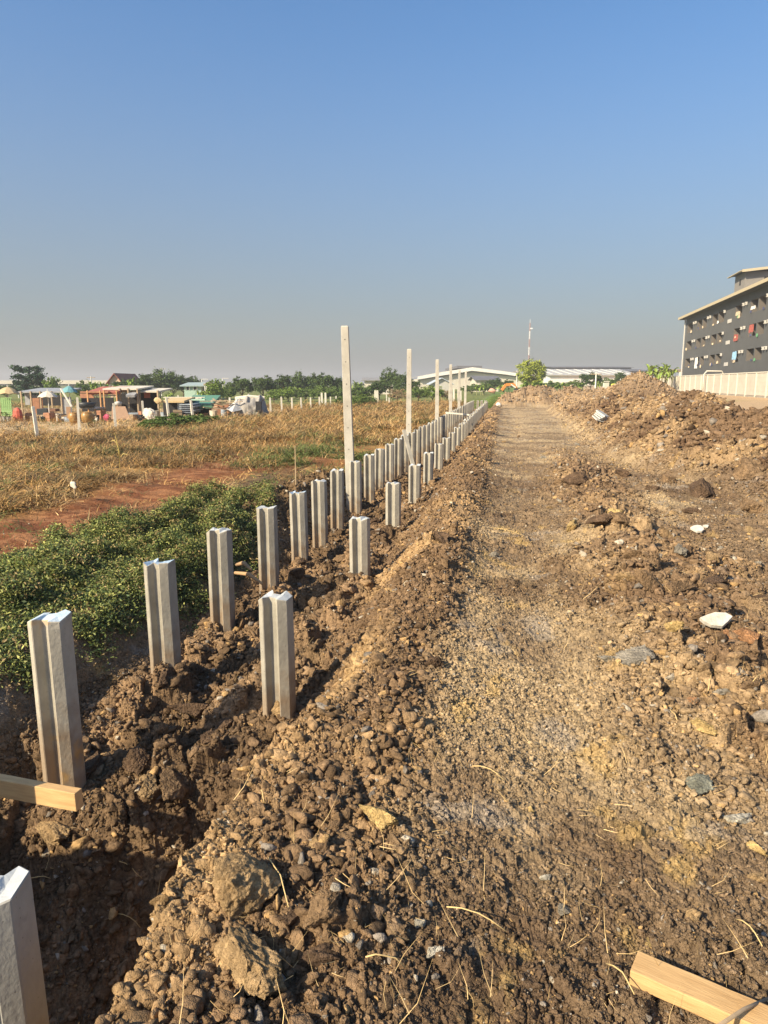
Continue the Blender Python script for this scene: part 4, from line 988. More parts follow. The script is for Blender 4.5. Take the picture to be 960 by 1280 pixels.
def balc(a, b, c, d):
    mb = MB(); r_ = inw * REC
    mb.quad((a, 0, c), (a, r_, c), (a, r_, d), (a, 0, d)); mb.quad((b, 0, c), (b, r_, c), (b, r_, d), (b, 0, d)); mb.quad((a, r_, c), (b, r_, c), (b, r_, d), (a, r_, d))
    mb.quad((a, 0, c), (b, 0, c), (b, r_, c), (a, r_, c)); mb.quad((a, 0, d), (b, 0, d), (b, r_, d), (a, r_, d))
    w_ = mb.build('balcony', M_apt2, apt)
    dm = MB(); dm.box(((a + b) / 2 + .2, r_ * .985, (c + d) / 2), ((b - a) * .4, .02, (d - c) * .9)); dm.build('door', M_shade, w_)
    return w_
LC = [M('cloth_white', (.72, .70, .66)), M('cloth_red', (.36, .10, .08)), M('cloth_blue', (.26, .45, .62)), M('cloth_navy', (.06, .07, .14)), M('cloth_beige', (.52, .43, .30)), M('cloth_green', (.10, .26, .13)), M('cloth_pink', (.60, .30, .30))]
rl = random.Random(5)
def cloth(x, z, wd, ht, mt, label):
    mb = MB(); n_ = 6; vs = []
    for i in range(n_ + 1):
        for k in (0, 1, 2): vs.append((x + wd * (i / n_ - .5), -inw * (.10 + .05 * math.sin(i * 1.7 + k)), z - ht * k / 2 + rl.uniform(-.04, .04)))
    fs = [(i * 3 + k, i * 3 + k + 1, (i + 1) * 3 + k + 1, (i + 1) * 3 + k) for i in range(n_) for k in (0, 1)]
    mb.add(vs, fs); o = mb.build('laundry', mt); so = o.modifiers.new('thick', 'SOLIDIFY'); so.thickness = .03
    o.location = P0; o.rotation_euler = (0, 0, ang); tag(o, label, 'laundry', 'laundry on the balconies of the apartment block')
floorn = ['lowest visible', 'middle', 'top']
for fi, (c, d) in enumerate(zrow):
    for ci, (a, b) in enumerate(colsX):
        balc(a, b, c, d)
        if ci > 8: continue
        special = {(0, 1): (0, 1.5), (0, 5): (2, .9), (1, 5): (1, .7), (1, 6): (1, .8), (2, 6): (0, .35), (2, 5): (4, .45)}.get((fi, ci))
        if special: cloth((a + b) / 2, d - (.05 if fi != 2 else .75) if fi < 1 or ci == 6 and fi == 1 else d - .7, (b - a) * .5, special[1], LC[special[0]], '%s hung from the %s balcony row, opening %d from the far end' % (['white sheet', 'red clothes', 'light blue shirt', '', 'beige cloth'][special[0]], floorn[fi], ci + 1))
        for k in range(rl.randint(1, 2)):
            mt = rl.choice([LC[0], LC[4], LC[3], LC[4], LC[5], LC[3]] + ([LC[6]] if rl.random() < .3 else [])); x = rl.uniform(a + .2, b - .2)
            cloth(x, c + rl.uniform(.05, .35), rl.uniform(.25, .5), rl.uniform(.15, .38), mt, 'small hanging clothes on the %s balcony row, opening %d from the far end' % (floorn[fi], ci + 1))
    for px in (863, 865.3, 880, 882.8, 900, 922.5, 926, 951.5, 955.3, 974, 978):
        x = lx(px); mb = MB(); mb.box((x, -inw * .18, d - .18), (.26, .2, .32)); v_ = mb.build('vent_box', M_ac, apt)
        mb = MB(); mb.box((x, -inw * .30, d - .18), (.14, .03, .14)); mb.build('grille', M_shade, v_)
    mb = MB(); x = lx(905.5); mb.box((x, -inw * .02, c - .15), (1.6, .08, .42)); v_ = mb.build('louvre_panel', M_ac, apt)
# ground floor recess, its shade painted as a dark band on the wall
mb = MB(); mb.box((LEN / 2 + 6, -inw * .03, 1.6), (LEN - 14, .1, 1.1)); mb.build('ground_floor_opening', M_shade, apt)
mb = MB(); mb.tube([(-.05, -inw * .12, 0), (-.05, -inw * .12, EAVE)], .10, 6); mb.build('drainpipe', M_ac, apt)
# roof: pitched slab with cream fascia
mb = MB(); ov = .9; sl = .36; x0, x1 = -1.2, LEN + 1
def rq(y, z): return y * inw, z
e = EAVE + .05
for (ya, za, yb, zb) in ((-ov, e - ov * sl + .3, DEP / 2, e + DEP / 2 * sl + .3), (DEP + ov, e - ov * sl + .3, DEP / 2, e + DEP / 2 * sl + .3)):
    A = [(x0, ya * inw, za), (x1, ya * inw, za), (x1, yb * inw, zb), (x0, yb * inw, zb)]; B_ = [(x, y, z + .12) for x, y, z in A]
    mb.add(A + B_, [(0, 1, 2, 3), (4, 5, 6, 7), (0, 1, 5, 4), (1, 2, 6, 5), (2, 3, 7, 6), (3, 0, 4, 7)])
rf = mb.build('roof', M_roofd, apt)
mb = MB(); mb.box(((x0 + x1) / 2, -inw * (ov + .04), e - ov * sl + .27), (x1 - x0, .07, .34)); 
mb.bar((x0 - .03, -inw * ov, e - ov * sl + .27), (x0 - .03, inw * DEP / 2, e + DEP / 2 * sl + .27), .07, .3); mb.build('fascia', M_fas, rf)
mb = MB(); mb.box(((x0 + x1) / 2, -inw * (ov / 2 - .05), e - ov * sl + .1), (x1 - x0 - .2, ov - .15, .05)); mb.build('soffit', M_apt, rf)
# roof tower
tx0, tx1 = 15.6, 20.2; ty0, ty1 = 2.6, 9.0; tz = lz(345, 880) - 0; tz = at_s(916, 344, 89.5).z - P0.z
mb = MB(); mb.box(((tx0 + tx1) / 2, inw * (ty0 + ty1) / 2, (tz + EAVE) / 2), (tx1 - tx0, ty1 - ty0, tz - EAVE)); tw = mb.build('roof_tower', M('tower_render', (.22, .205, .185), var=.08), apt)
mb = MB()
A = [(tx0 - .8, inw * (ty0 - .6), tz + .05), (tx1 + .8, inw * (ty0 - .6), tz + .05), (tx1 + .8, inw * (ty1 + .6), tz + .75), (tx0 - .8, inw * (ty1 + .6), tz + .75)]; B_ = [(x, y, z + .1) for x, y, z in A]
mb.add(A + B_, [(0, 1, 2, 3), (4, 5, 6, 7), (0, 1, 5, 4), (1, 2, 6, 5), (2, 3, 7, 6), (3, 0, 4, 7)]); mb.build('tower_roof', M_roofd, tw)
mb = MB(); mb.bar((tx1 + .84, inw * (ty0 - .6), tz), (tx1 + .84, inw * (ty1 + .6), tz + .7), .08, .3); mb.bar((tx0 - .8, inw * (ty0 - .64), tz), (tx1 + .8, inw * (ty0 - .64), tz), .3, .08); mb.build('tower_fascia', M_fas, tw)
mb = MB(); mb.box((tx1 + .02, inw * (ty0 + 2.6), tz - .95), (.06, .9, .6)); mb.box(((tx0 + tx1) / 2 + .3, inw * (ty0 - .02), tz - 1.0), (.5, .06, .7)); mb.build('tower_vent', M_shade, tw)

# concrete panel wall
LW = 292 * 59 / FPX; sW = lambda px: LW * FPX / (px - 668)
def wall_pt(px, z): p = at_s(px, 480, sW(px)); return Vector((p.x, p.y, z))
A0, A1 = wall_pt(811, 0), wall_pt(1010, 0); wl = empty('panel_wall', (A0.x, A0.y, 0), math.atan2(A1.y - A0.y, A1.x - A0.x), 'long pale precast concrete panel wall in front of the apartment block', 'wall')
Ln = (A1 - A0).length; npan = int(Ln / 3.0); stp = Ln / npan; M_pan = M('panel_concrete', (.50, .46, .38), rough=.9, var=.12, scale=1.2); M_pp = M('panel_post', (.60, .56, .47), rough=.9, var=.06)
zb, ztw = .52, 2.42
for k in range(npan + 1):
    mb = MB(); mb.box((k * stp, 0, (zb - .3 + ztw) / 2), (.18, .2, ztw - zb + .34)); mb.build('wall_post', M_pp, wl)
    if k < npan:
        mb = MB(); n4 = 5
        for q in range(n4):
            hh = (ztw - zb) / n4; mb.box(((k + .5) * stp, 0, zb - .0 + hh * (q + .5)), (stp - .19, .07, hh - .015))
        mb.box(((k + .5) * stp, 0, (zb + ztw) / 2), (stp - .19, .05, ztw - zb))
        mb.build('wall_panel', M_pan, wl)
mb = MB(); mb.box((Ln / 2, 0, ztw + .08), (Ln, .16, .09)); mb.build('coping', M_pp, wl)
mb = MB(); mb.box((Ln / 2, 0, zb - .22), (Ln, .14, .40)); mb.build('ground_beam', M('beam_dark', (.30, .27, .22)), wl)
# steel arch, shack
s = 80; mb = MB(); a, b = at_s(880, 470, s), at_s(904.5, 470, s); zt = zy(464, s); 
mb.tube([(a.x, a.y, .5), (a.x, a.y, zt - .35), Vector((a.x, a.y, zt)).lerp(Vector((b.x, b.y, zt)), .12), Vector((a.x, a.y, zt)).lerp(Vector((b.x, b.y, zt)), .88), (b.x, b.y, zt - .35), (b.x, b.y, .5)], .09, 8)
o = mb.build('pipe_arch', M_pp, None, True); tag(o, 'cream bent pipe frame standing between wall and apartment block', 'pipe frame')
s = 112; o = frame_at(833, s, .5); t = empty('shack', o, YAW, 'low shack with a rusty flat roof left of the apartment block', 'shack')
mb = MB(); mb.box((0, 0, zy(464.5, s) - .5), (wx(40, s), 4, .18)); mb.box((wx(6, s), 0, zy(462.5, s) - .5), (wx(28, s), 3, .12)); mb.build('roof', M_oldwood, t)
for k in range(5): mb = MB(); mb.box((wx(-18 + 9 * k, s), -1.9, 1.0), (.2, .2, 2 * (zy(465, s) - .5) - 2)); mb.build('post', M_white, t)
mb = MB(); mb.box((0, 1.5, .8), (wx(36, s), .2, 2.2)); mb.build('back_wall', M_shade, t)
s = 100; o = frame_at(803, s); mb = MB()

# excavator behind the far heap
M_or = M('excavator_orange', (.62, .25, .07), rough=.5, var=.1); M_or2 = M('machine_pinkish', (.58, .33, .24), rough=.6, var=.15); s = 66
o = frame_at(634, s, .0); t = empty('excavator', o, YAW, 'orange excavator half hidden behind the far soil heap, boom raised', 'excavator')
def pz(y): return zy(y, s)
mb = MB(); mb.bar((wx(-7, s), 0, pz(488)), (wx(-2, s), 0, pz(481)), .22, .26); mb.bar((wx(-2, s), 0, pz(481)), (wx(8, s), 0, pz(480.3)), .22, .26); mb.build('boom', M_or, t, bevel=.02)
mb = MB(); mb.bar((wx(8, s), 0, pz(480)), (wx(12.5, s), 0, pz(487.5)), .2, .2); mb.build('dipper_arm', M_or, t, bevel=.02)
mb = MB(); mb.bar((wx(4, s), -.2, pz(480.6)), (wx(10, s), -.2, pz(484.5)), .09); mb.build('ram', M_white, t)
mb = MB(); mb.lathe([(.02, -.35), (.38, -.3), (.42, 0), (.3, .3), (.02, .35)], (wx(13, s), 0, pz(490)), 10); mb.build('bucket', M_shade, t)
mb = MB(); mb.box((wx(28, s), 1, .45), (1.9, 1.4, .6)); mb.build('body', M_or, t, bevel=.06)
mb = MB(); mb.box((wx(28, s), 1, .15), (2.3, 1.8, .3)); mb.build('track', M_shade, t, bevel=.08)
s = 68; o = frame_at(616, s, 0); V, T = rock_geo(411, 4, 4, .15); me = np_mesh('sand_bag', V, T); me.materials.append(M_or2); b_ = bpy.data.objects.new('bulk_bag', me); col.objects.link(b_)
b_.scale = (wx(6, s), .4, .50); b_.location = (o.x, o.y, zy(488.5, s)); b_.rotation_euler = (0, 0, YAW); tag(b_, 'big salmon-pink bulk bag on the heap left of the excavator', 'bulk bag')
mb = MB(); s = 52; o = frame_at(767, s, 0); mb.lathe([(.0, 0), (.2, 0), (.22, .3), (.2, .62), (.1, .66), (0, .66)], (0, 0, 0), 12); q = mb.build('yellow_drum', M('drum_yellow', (.60, .55, .10)), None, True); q.location = (o.x, o.y, zy(491, s) ); tag(q, 'small yellow-green drum on the heap left of the soil peak', 'drum')
mb = MB(); s = 70; o = frame_at(757, s, 0); mb.box((0, 0, .5), (wx(7, s), .3, wx(8, s))); mb.box((0, -.2, .95), (wx(7.4, s), .1, .08)); q = mb.build('concrete_block', M_pp, None, bevel=.03); q.location = (o.x, o.y, zy(489, s)); q.rotation_euler = (0, 0, YAW); tag(q, 'pale upright block behind the heap beside the yellow drum', 'concrete block')
# ================================================================== FIELD FENCE AND STALLS ON THE LEFT
ZF = -.5
M_fp = concrete('fence_post_white', (.50, .47, .39), (.64, .60, .50))
def fpost(xt, yt, xb, yb, label, wpx=None):
    d = ray(xb, yb); g = CAM + d * ((ZF - CAM.z) / d.z)
    for _ in range(3): g = CAM + d * ((h1(g.x, g.y) - .02 - CAM.z) / d.z)
    s = (g - CAM).dot(F); top = at_s(xt, yt, s); h = (top - g).length
    mb = MB(); wd = .10 if s < 34 else .11
    wd = wpx / FPX * s if wpx else wd
    mb.add([(x * wd / 2 * k, y * wd / 2 * k, z) for z, k in ((-.5, 1.1), (h * .5, 1), (h - .01, .9), (h, .8)) for x, y in ((-1, -1), (1, -1), (1, 1), (-1, 1))],
           [(a * 4 + i, a * 4 + (i + 1) % 4, (a + 1) * 4 + (i + 1) % 4, (a + 1) * 4 + i) for a in range(3) for i in range(4)] + [(12, 13, 14, 15)])
    o = mb.build('fence_post', M_fp, None); o.location = g; o.rotation_euler = ((top - g)).to_track_quat('Z', 'Y').to_euler(); tag(o, label, 'fence post', 'white posts of the field fence'); return g, top
FP = [(41, 508, 47.5, 551), (96.5, 497, 99.5, 541), (142, 504, 145, 540), (177.8, 501, 180, 527), (208, 497, 211.5, 526), (222.5, 494, 223.5, 519), (238.4, 500, 241.5, 526), (256.5, 494, 257, 515), (264.6, 500, 266, 524),
      (287, 497, 287.5, 523), (305, 496, 306, 522), (320, 495, 322, 520), (337.5, 497, 338.7, 518), (351.5, 496, 352.5, 516.5), (364.6, 497, 365.5, 515), (376, 497, 377, 513.5), (388, 497, 388.6, 512.5), (399, 496, 399.5, 512),
      (413, 496, 413.3, 508.5), (420, 495, 420.3, 507.5), (483, 489, 483.3, 502), (486.3, 497, 486.5, 507)]
nm = ['nearest', 'second', 'third', 'fourth', 'fifth', 'sixth', 'seventh', 'eighth', 'ninth', 'tenth', 'eleventh', 'twelfth', 'thirteenth', 'fourteenth', 'fifteenth', 'sixteenth', 'seventeenth', 'eighteenth', 'nineteenth', 'twentieth', 'twenty-first', 'twenty-second']
ptop = []
for k, a in enumerate(FP): ptop.append(fpost(*a, label='%s white fence post of the field, counted from the left picture edge' % nm[k]))
for a, lb in [((402, 491, 402.3, 504), 'thick left post of a taller pair at the back of the field'), ((406.7, 491, 407, 509), 'right post of the taller pair at the back of the field'),
          ((437, 490, 437, 499), 'thick short post right of the nearest tall post'), ((469, 488, 469.3, 505), 'left post of the close taller pair left of the leafless shrub'), ((471.6, 488, 472, 505), 'right post of the close taller pair left of the leafless shrub')]:
    fpost(*a, label=lb, wpx=2.4)
# posts at the back behind the far tall posts
for px in (562, 567, 573, 575.5): fpost(px, 486 + (px % 3), px, 503, 'pale short post in the cluster behind the fourth and fifth tall posts', 2.6)

# -- building blocks in the frame of the view direction
def rectbox(mb, x0, y0, x1, y1, s, d, mi=0, off=0, tilt=0):
    c = at_s((x0 + x1) / 2, (y0 + y1) / 2, s) + FH * (d / 2 + off)
    Mx = Matrix.Rotation(YAW, 3, 'Z') @ Matrix.Rotation(tilt, 3, 'X')
    mb.box(c, (wx(x1 - x0, s), d, wx(y1 - y0, s)), Mx, mi)
def P3(x, y, s): return at_s(x, y, s)
M_tan = M('canvas_tan', (.50, .38, .21), rough=.9, var=.12); M_cw = M('canvas_white', (.58, .53, .43), rough=.9, var=.1); M_ct = M('canvas_teal', (.14, .31, .33), rough=.9, var=.15)
M_tin = M('tin_grey', (.30, .31, .32), rough=.5, var=.25, scale=3); M_rust = M('tin_rusty', (.34, .17, .10), rough=.8, var=.3, scale=3); M_redt = M('tarp_red', (.38, .13, .09), rough=.7, var=.25, scale=2)
M_jar = M('jar_glaze', (.30, .17, .055), rough=.35, var=.35, scale=4); M_lime = M('lattice_lime', (.30, .46, .19), rough=.6, var=.15); M_black = M('plastic_black', (.035, .04, .045), rough=.45, var=.3)
M_brn = M('board_brown', (.30, .19, .12), rough=.8, var=.12); M_mag = M('plastic_magenta', (.40, .06, .12), rough=.5, var=.2); M_gtarp = M('tarp_grey', (.30, .28, .25), rough=.85, var=.35, scale=2.5)
M_gr = M('tin_green', (.11, .25, .17), rough=.5, var=.2); M_bl = M('tin_bluegrey', (.30, .35, .40), rough=.5, var=.3, scale=3); M_sack = M('sack_white', (.58, .54, .46), rough=.85, var=.12); M_pot = M('pot_grey', (.34, .32, .28), var=.2)
def umbrella(px, ytop, yrim, wpx, s, yfoot, mt, label):
    c = P3(px, yrim, s); g = ground_z(c); t = empty('parasol', (c.x, c.y, g), 0, label, 'parasol'); r_ = wx(wpx, s) / 2; hz_ = c.z - g; ht = wx(yrim - ytop, s)
    mb = MB(); n_ = 8; vs = []
    for rr, zz in ((0, ht), (.35, ht * .80), (.7, ht * .45), (1, 0)):
        for j in range(16):
            a = 2 * math.pi * j / 16; q = rr * r_ * (1 if j % 2 == 0 else .95); vs.append((math.cos(a) * q, math.sin(a) * q, hz_ + zz - (0 if j % 2 == 0 else .0) + (.05 * rr if j % 2 else 0)))
    mb.add(vs, [(i * 16 + j, i * 16 + (j + 1) % 16, (i + 1) * 16 + (j + 1) % 16, (i + 1) * 16 + j) for i in range(3) for j in range(16)])
    cn = mb.build('canopy', mt, t); so = cn.modifiers.new('thick', 'SOLIDIFY'); so.thickness = .02
    mb = MB(); mb.tube([(0, 0, -.1), (0, 0, hz_ + ht + .12)], .025, 6); mb.build('pole', M_white, t)
    mb = MB()
    for j in range(8): a = 2 * math.pi * j / 8; mb.bar((0, 0, hz_ + ht * .3), (math.cos(a) * r_ * .6, math.sin(a) * r_ * .6, hz_ + ht * .45), .015)
    mb.build('rib', M_oldwood, t)
umbrella(10, 484, 492.5, 27, 43, 520, M_tan, 'tan parasol at the left picture edge beside the green lattice')
umbrella(60, 489.2, 497, 24, 42, 512, M_cw, 'off-white parasol in front of the long tin roof'); umbrella(86.5, 482.8, 491, 20, 45, 515, M_ct, 'teal parasol left of the red-roofed stall')

def thing1(name, label, cat, parts, group=None, at=None):
    """parts: (part name, material, function(mb))"""
    p = at; t = empty(name, (p.x, p.y, ground_z(p)), 0, label, cat, group)
    for nm_, mt, fn in parts:
        mb = MB(); fn(mb); off = Vector(t.location); mb.v = [tuple(Vector(v) - off) for v in mb.v]; mb.build(nm_, mt, t)
    return t
def posts(xs, y0, s, w_=.08, off=0):
    def f(mb):
        for x in xs:
            a = P3(x, y0, s) + FH * off; mb.bar((a.x, a.y, ground_z(a) - .1), a, w_)
    return f
def each_post(xs, y0, s, mt, w_=.08, off=0): return [('post', mt, posts([x], y0, s, w_, off)) for x in xs]
def rb(*a, **k): return lambda mb: rectbox(mb, *a, **k)
# lime lattice panel
def lattice(mb):
    s = 42.5
    for k in range(6): rectbox(mb, 1 + k * 2.5, 497, 1.7 + k * 2.5, 520, s, .04)
    for k in range(9): rectbox(mb, 1, 497 + k * 2.8, 14.2, 497.8 + k * 2.8, s, .03, off=.05)
thing1('lattice_screen', 'lime green lattice screen under the tan parasol', 'screen', [('lattice', M_lime, lattice), ('backing', M('mesh_green', (.22, .38, .16)), rb(2, 498, 13.5, 519, 43, .03))], at=P3(7, 520, 42.5))
mb = MB(); mb.lathe([(.0, 0), (.26, .0), (.30, .3), (.24, .62), (.1, .78), (0, .8)], n=10); o = mb.build('wrapped_bundle', M('plastic_red', (.48, .10, .06), rough=.5, var=.3, scale=5), None); p = P3(22.5, 521, 41.5); o.location = (p.x, p.y, ground_z(p)); o.scale = (1, .8, 1); tag(o, 'bright red plastic-wrapped bundle right of the lime lattice', 'bundle')
for k, (px, lb) in enumerate([(1.5, 'grey flower pot at the left picture edge'), (5.5, 'grey flower pot below the lime lattice, middle of three'), (10.5, 'grey flower pot below the lime lattice, right of three')]):
    p = P3(px, 522, 41); mb = MB(); mb.lathe([(0, 0), (.09, 0), (.13, .26), (.14, .28), (.11, .27), (0, .24)], n=10); t = empty('flower_pot', (p.x, p.y, ground_z(p)), 0, lb, 'flower pot', 'pots at the lattice'); mb.build('pot', M_pot, t)
    mb = MB(); rr = random.Random(k)
    for q in range(26): a = rr.uniform(0, 6.28); e_ = rr.uniform(.05, .16); z_ = rr.uniform(.27, .5); c = Vector((math.cos(a) * e_, math.sin(a) * e_, z_)); u = Vector((rr.uniform(-1, 1), rr.uniform(-1, 1), rr.uniform(0, 1))) * .07; v = Vector((rr.uniform(-1, 1), rr.uniform(-1, 1), .2)) * .04; mb.quad(c - u, c - v, c + u, c + v)
    mb.build('leaves', GM['mid'], t)
def jar(px, ytop, ybot, wpx, s, label, mt=None):
    p = P3(px, ybot, s); r_ = wx(wpx, s) / 2; h = wx(ybot - ytop, s); mb = MB()
    mb.lathe([(0, 0), (r_ * .55, 0), (r_ * .85, h * .25), (r_, h * .6), (r_ * .9, h * .85), (r_ * .74, h * .95), (r_ * .8, h), (r_ * .72, h), (r_ * .66, h * .93), (0, h * .9)], n=20)
    o = mb.build('water_jar', mt or M_jar, None, True); o.location = (p.x, p.y, ground_z(p)); tag(o, label, 'water jar')
jar(36, 511.5, 522, 9.5, 42, 'small brown glazed jar right of the red bundle', M('jar_brown', (.30, .16, .08), rough=.5)); jar(93, 511, 525, 14, 39.5, 'large brown glazed water jar, left one, partly behind a fence post'); jar(109.5, 511, 525.5, 15.5, 39.5, 'large ochre glazed water jar, right one, under the black basin')
mb = MB(); r_ = wx(23, 41) / 2; mb.lathe([(0, 0), (r_ * .8, 0), (r_, wx(6, 41)), (r_ * .97, wx(6, 41)), (r_ * .75, .05), (0, .05)], n=20); p = P3(108.5, 509, 41); o = mb.build('basin', M_black, None, True); o.location = (p.x, p.y, p.z); tag(o, 'wide black basin set above the large ochre jar', 'basin')
thing1('bench', 'long shelf carrying the black basin behind the big jars', 'shelf', [('top', M_tin, rb(96, 509.5, 121, 511, 40.9, 1.2))] + each_post([98, 119], 511, 41.2, M_oldwood), at=P3(108, 520, 41))
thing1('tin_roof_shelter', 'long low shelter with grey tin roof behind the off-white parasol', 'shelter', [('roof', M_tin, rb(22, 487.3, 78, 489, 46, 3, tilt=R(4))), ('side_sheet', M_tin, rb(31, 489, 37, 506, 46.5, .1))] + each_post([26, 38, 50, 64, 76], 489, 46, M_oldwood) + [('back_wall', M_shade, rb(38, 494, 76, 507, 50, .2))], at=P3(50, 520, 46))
thing1('low_platform', 'low wooden platform with seats under the off-white parasol', 'platform', [('deck', M_oldwood, rb(50, 518.6, 73, 520, 42, 1.6)), ('seat', M('seat_brown', (.20, .11, .07)), rb(60, 511, 69, 514.5, 42.4, .6)), ('seat', M_black, rb(46, 511, 59, 518.5, 42.8, .9))] + each_post([52, 59, 66, 71], 520, 42, M_white, .06), at=P3(60, 521, 42))
mb = MB(); V, T = rock_geo(420, 3, 3, .3); 
def blob(name, px, ytop, ybot, wpx, s, mt, label, cat, seed=1, rough=.35):
    V, T = rock_geo(420 + seed, 4, 3, rough, .06); me = np_mesh(name, V, T); me.materials.append(mt); o = bpy.data.objects.new(name, me); col.objects.link(o); p = P3(px, ybot, s); h = wx(ybot - ytop, s)
    o.scale = (wx(wpx, s) / 2, wx(wpx, s) / 2.6, h / 1.5); o.location = (p.x, p.y, ground_z(p) + h * .5 if ybot > 505 else p.z + h / 2); o.rotation_euler = (0, 0, random.uniform(-.4, .4)); tag(o, label, cat); return o
blob('plastic_bag', 79, 513, 519, 8, 42, M_sack, 'white plastic bag right of the low platform', 'plastic bag', 1)
mb = MB(); mb.bar(P3(76, 486, 41.5), P3(90, 508.5, 40.5), .07); o = mb.build('bamboo_pole', M_cream); tag(o, 'pale pole leaning across in front of the teal parasol', 'pole')
mb = MB(); rectbox(mb, 83, 508.5, 88.5, 523, 40, .05); o = mb.build('board', M_brn); tag(o, 'narrow brown board standing left of the left water jar', 'board')
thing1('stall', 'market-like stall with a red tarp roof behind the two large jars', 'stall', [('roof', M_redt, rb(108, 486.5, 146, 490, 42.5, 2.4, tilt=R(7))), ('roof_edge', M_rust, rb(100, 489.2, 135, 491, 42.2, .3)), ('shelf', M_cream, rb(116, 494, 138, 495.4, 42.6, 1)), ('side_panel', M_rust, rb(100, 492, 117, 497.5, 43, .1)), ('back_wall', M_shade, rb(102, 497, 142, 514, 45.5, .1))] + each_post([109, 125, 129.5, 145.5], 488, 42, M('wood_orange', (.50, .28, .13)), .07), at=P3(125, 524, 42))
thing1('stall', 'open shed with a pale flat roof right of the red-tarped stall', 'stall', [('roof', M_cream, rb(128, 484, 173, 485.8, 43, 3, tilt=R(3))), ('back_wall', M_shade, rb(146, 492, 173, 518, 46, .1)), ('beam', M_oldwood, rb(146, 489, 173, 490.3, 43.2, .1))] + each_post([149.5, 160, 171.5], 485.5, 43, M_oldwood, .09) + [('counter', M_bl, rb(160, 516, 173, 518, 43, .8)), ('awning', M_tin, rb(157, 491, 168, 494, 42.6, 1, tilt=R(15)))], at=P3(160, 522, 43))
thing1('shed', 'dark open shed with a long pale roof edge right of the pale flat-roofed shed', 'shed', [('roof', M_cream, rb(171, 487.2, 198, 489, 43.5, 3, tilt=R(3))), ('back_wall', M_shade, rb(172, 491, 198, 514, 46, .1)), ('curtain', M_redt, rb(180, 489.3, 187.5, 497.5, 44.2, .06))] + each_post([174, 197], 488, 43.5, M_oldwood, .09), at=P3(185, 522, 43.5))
mb = MB(); mb.add([P3(140, 508, 40.6), P3(156.5, 508, 40.6), P3(163, 524, 39.9), P3(139, 524, 39.9)] + [v + FH * .05 for v in (P3(140, 508, 40.6), P3(156.5, 508, 40.6), P3(163, 524, 39.9), P3(139, 524, 39.9))], [(0, 1, 2, 3), (7, 6, 5, 4), (0, 4, 5, 1), (1, 5, 6, 2), (2, 6, 7, 3), (3, 7, 4, 0)]); o = mb.build('board', M_brn); tag(o, 'wide brown board propped behind the third fence post', 'board')
blob('plastic_bag', 132.5, 507, 518, 9, 41, M_mag, 'magenta plastic bag between the orange posts of the red-tarped stall', 'plastic bag', 2)
blob('plastic_bag', 120.5, 509, 516, 5, 41.2, M_sack, 'small white hanging bag right of the black basin', 'plastic bag', 3)
mb = MB(); mb.lathe([(0, 0), (.16, 0), (.2, .12), (.2, .2), (0, .26)], n=12); o = mb.build('cooking_pot', M_lroof, None, True); p = P3(148, 507, 40.8); o.location = p; tag(o, 'silver cooking pot on top of the wide brown board', 'pot')
blob('sack', 187, 505.5, 521, 13, 40.5, M_sack, 'bulging white sack in front of the dark open shed', 'sack', 4, .75)
blob('bundle', 197, 497, 505, 11, 41, M_tan, 'sand-coloured bundle right of the bulging white sack', 'bundle', 5)
blob('bundle', 178.5, 499, 506, 8, 41, M_black, 'black bundle above the bulging white sack', 'bundle', 6)
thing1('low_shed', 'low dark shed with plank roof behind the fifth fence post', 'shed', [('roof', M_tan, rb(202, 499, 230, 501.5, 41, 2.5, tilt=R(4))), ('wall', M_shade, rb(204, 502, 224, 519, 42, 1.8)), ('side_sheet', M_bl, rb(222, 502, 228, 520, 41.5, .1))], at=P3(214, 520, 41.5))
thing1('sheet_stack', 'stack of blue-grey tin sheets right of the low dark shed', 'tin sheets', [('sheet', M_bl, rb(224, 505 + 2.4 * k, 240 + (k % 2) * 3, 506.4 + 2.4 * k, 41 + .1 * k, 2)) for k in range(5)], at=P3(232, 519, 41))
thing1('plank_roof', 'wide heap of pale planks above the green roof sheet', 'planks', [('plank', M_cream, rb(204 + 4 * k, 496.3 + .9 * ((k * 3) % 4), 240 + 4 * k, 497.4 + .9 * ((k * 3) % 4), 43 + .3 * k, .25, tilt=R(3))) for k in range(6)], at=P3(240, 500, 44))
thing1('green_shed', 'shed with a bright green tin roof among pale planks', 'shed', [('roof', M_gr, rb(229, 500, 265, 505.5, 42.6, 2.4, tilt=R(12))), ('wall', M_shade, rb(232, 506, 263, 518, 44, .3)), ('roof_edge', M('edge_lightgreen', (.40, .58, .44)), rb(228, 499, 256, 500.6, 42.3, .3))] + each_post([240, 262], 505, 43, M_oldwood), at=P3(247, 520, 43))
rs = random.Random(3)
def scrap(mb):
    for k in range(26):
        x = rs.uniform(266, 286); y = rs.uniform(500, 514); a = P3(x, y, rs.uniform(40.5, 42.5)); b = a + Vector((rs.uniform(-1, 1), rs.uniform(-.6, .6), rs.uniform(-.12, .12))) ; mb.bar(a, b, rs.uniform(.05, .18), .04)
thing1('scrap_heap', 'heap of old boards and scrap left of the grey tarpaulin tent', 'scrap heap', [('board', M_oldwood, scrap), ('base', M_rust, rb(268, 506, 286, 519, 42.5, .8))], at=P3(276, 518, 41.5))
mb = MB(); s = 41; vs = [P3(283, 511, s), P3(297, 498, s + .5), P3(304, 512, s), P3(290, 515, s - .8), P3(296, 511, s + 1.6)]; mb.add(vs, [(0, 1, 3), (3, 1, 2), (2, 1, 4), (4, 1, 0), (0, 3, 2, 4)]); o = mb.build('tarpaulin_tent', M('tarp_palegrey', (.50, .50, .48), var=.25, scale=4)); tag(o, 'pale grey tarpaulin tent leaning against the covered heap', 'tarpaulin')
rc_ = random.Random(31)
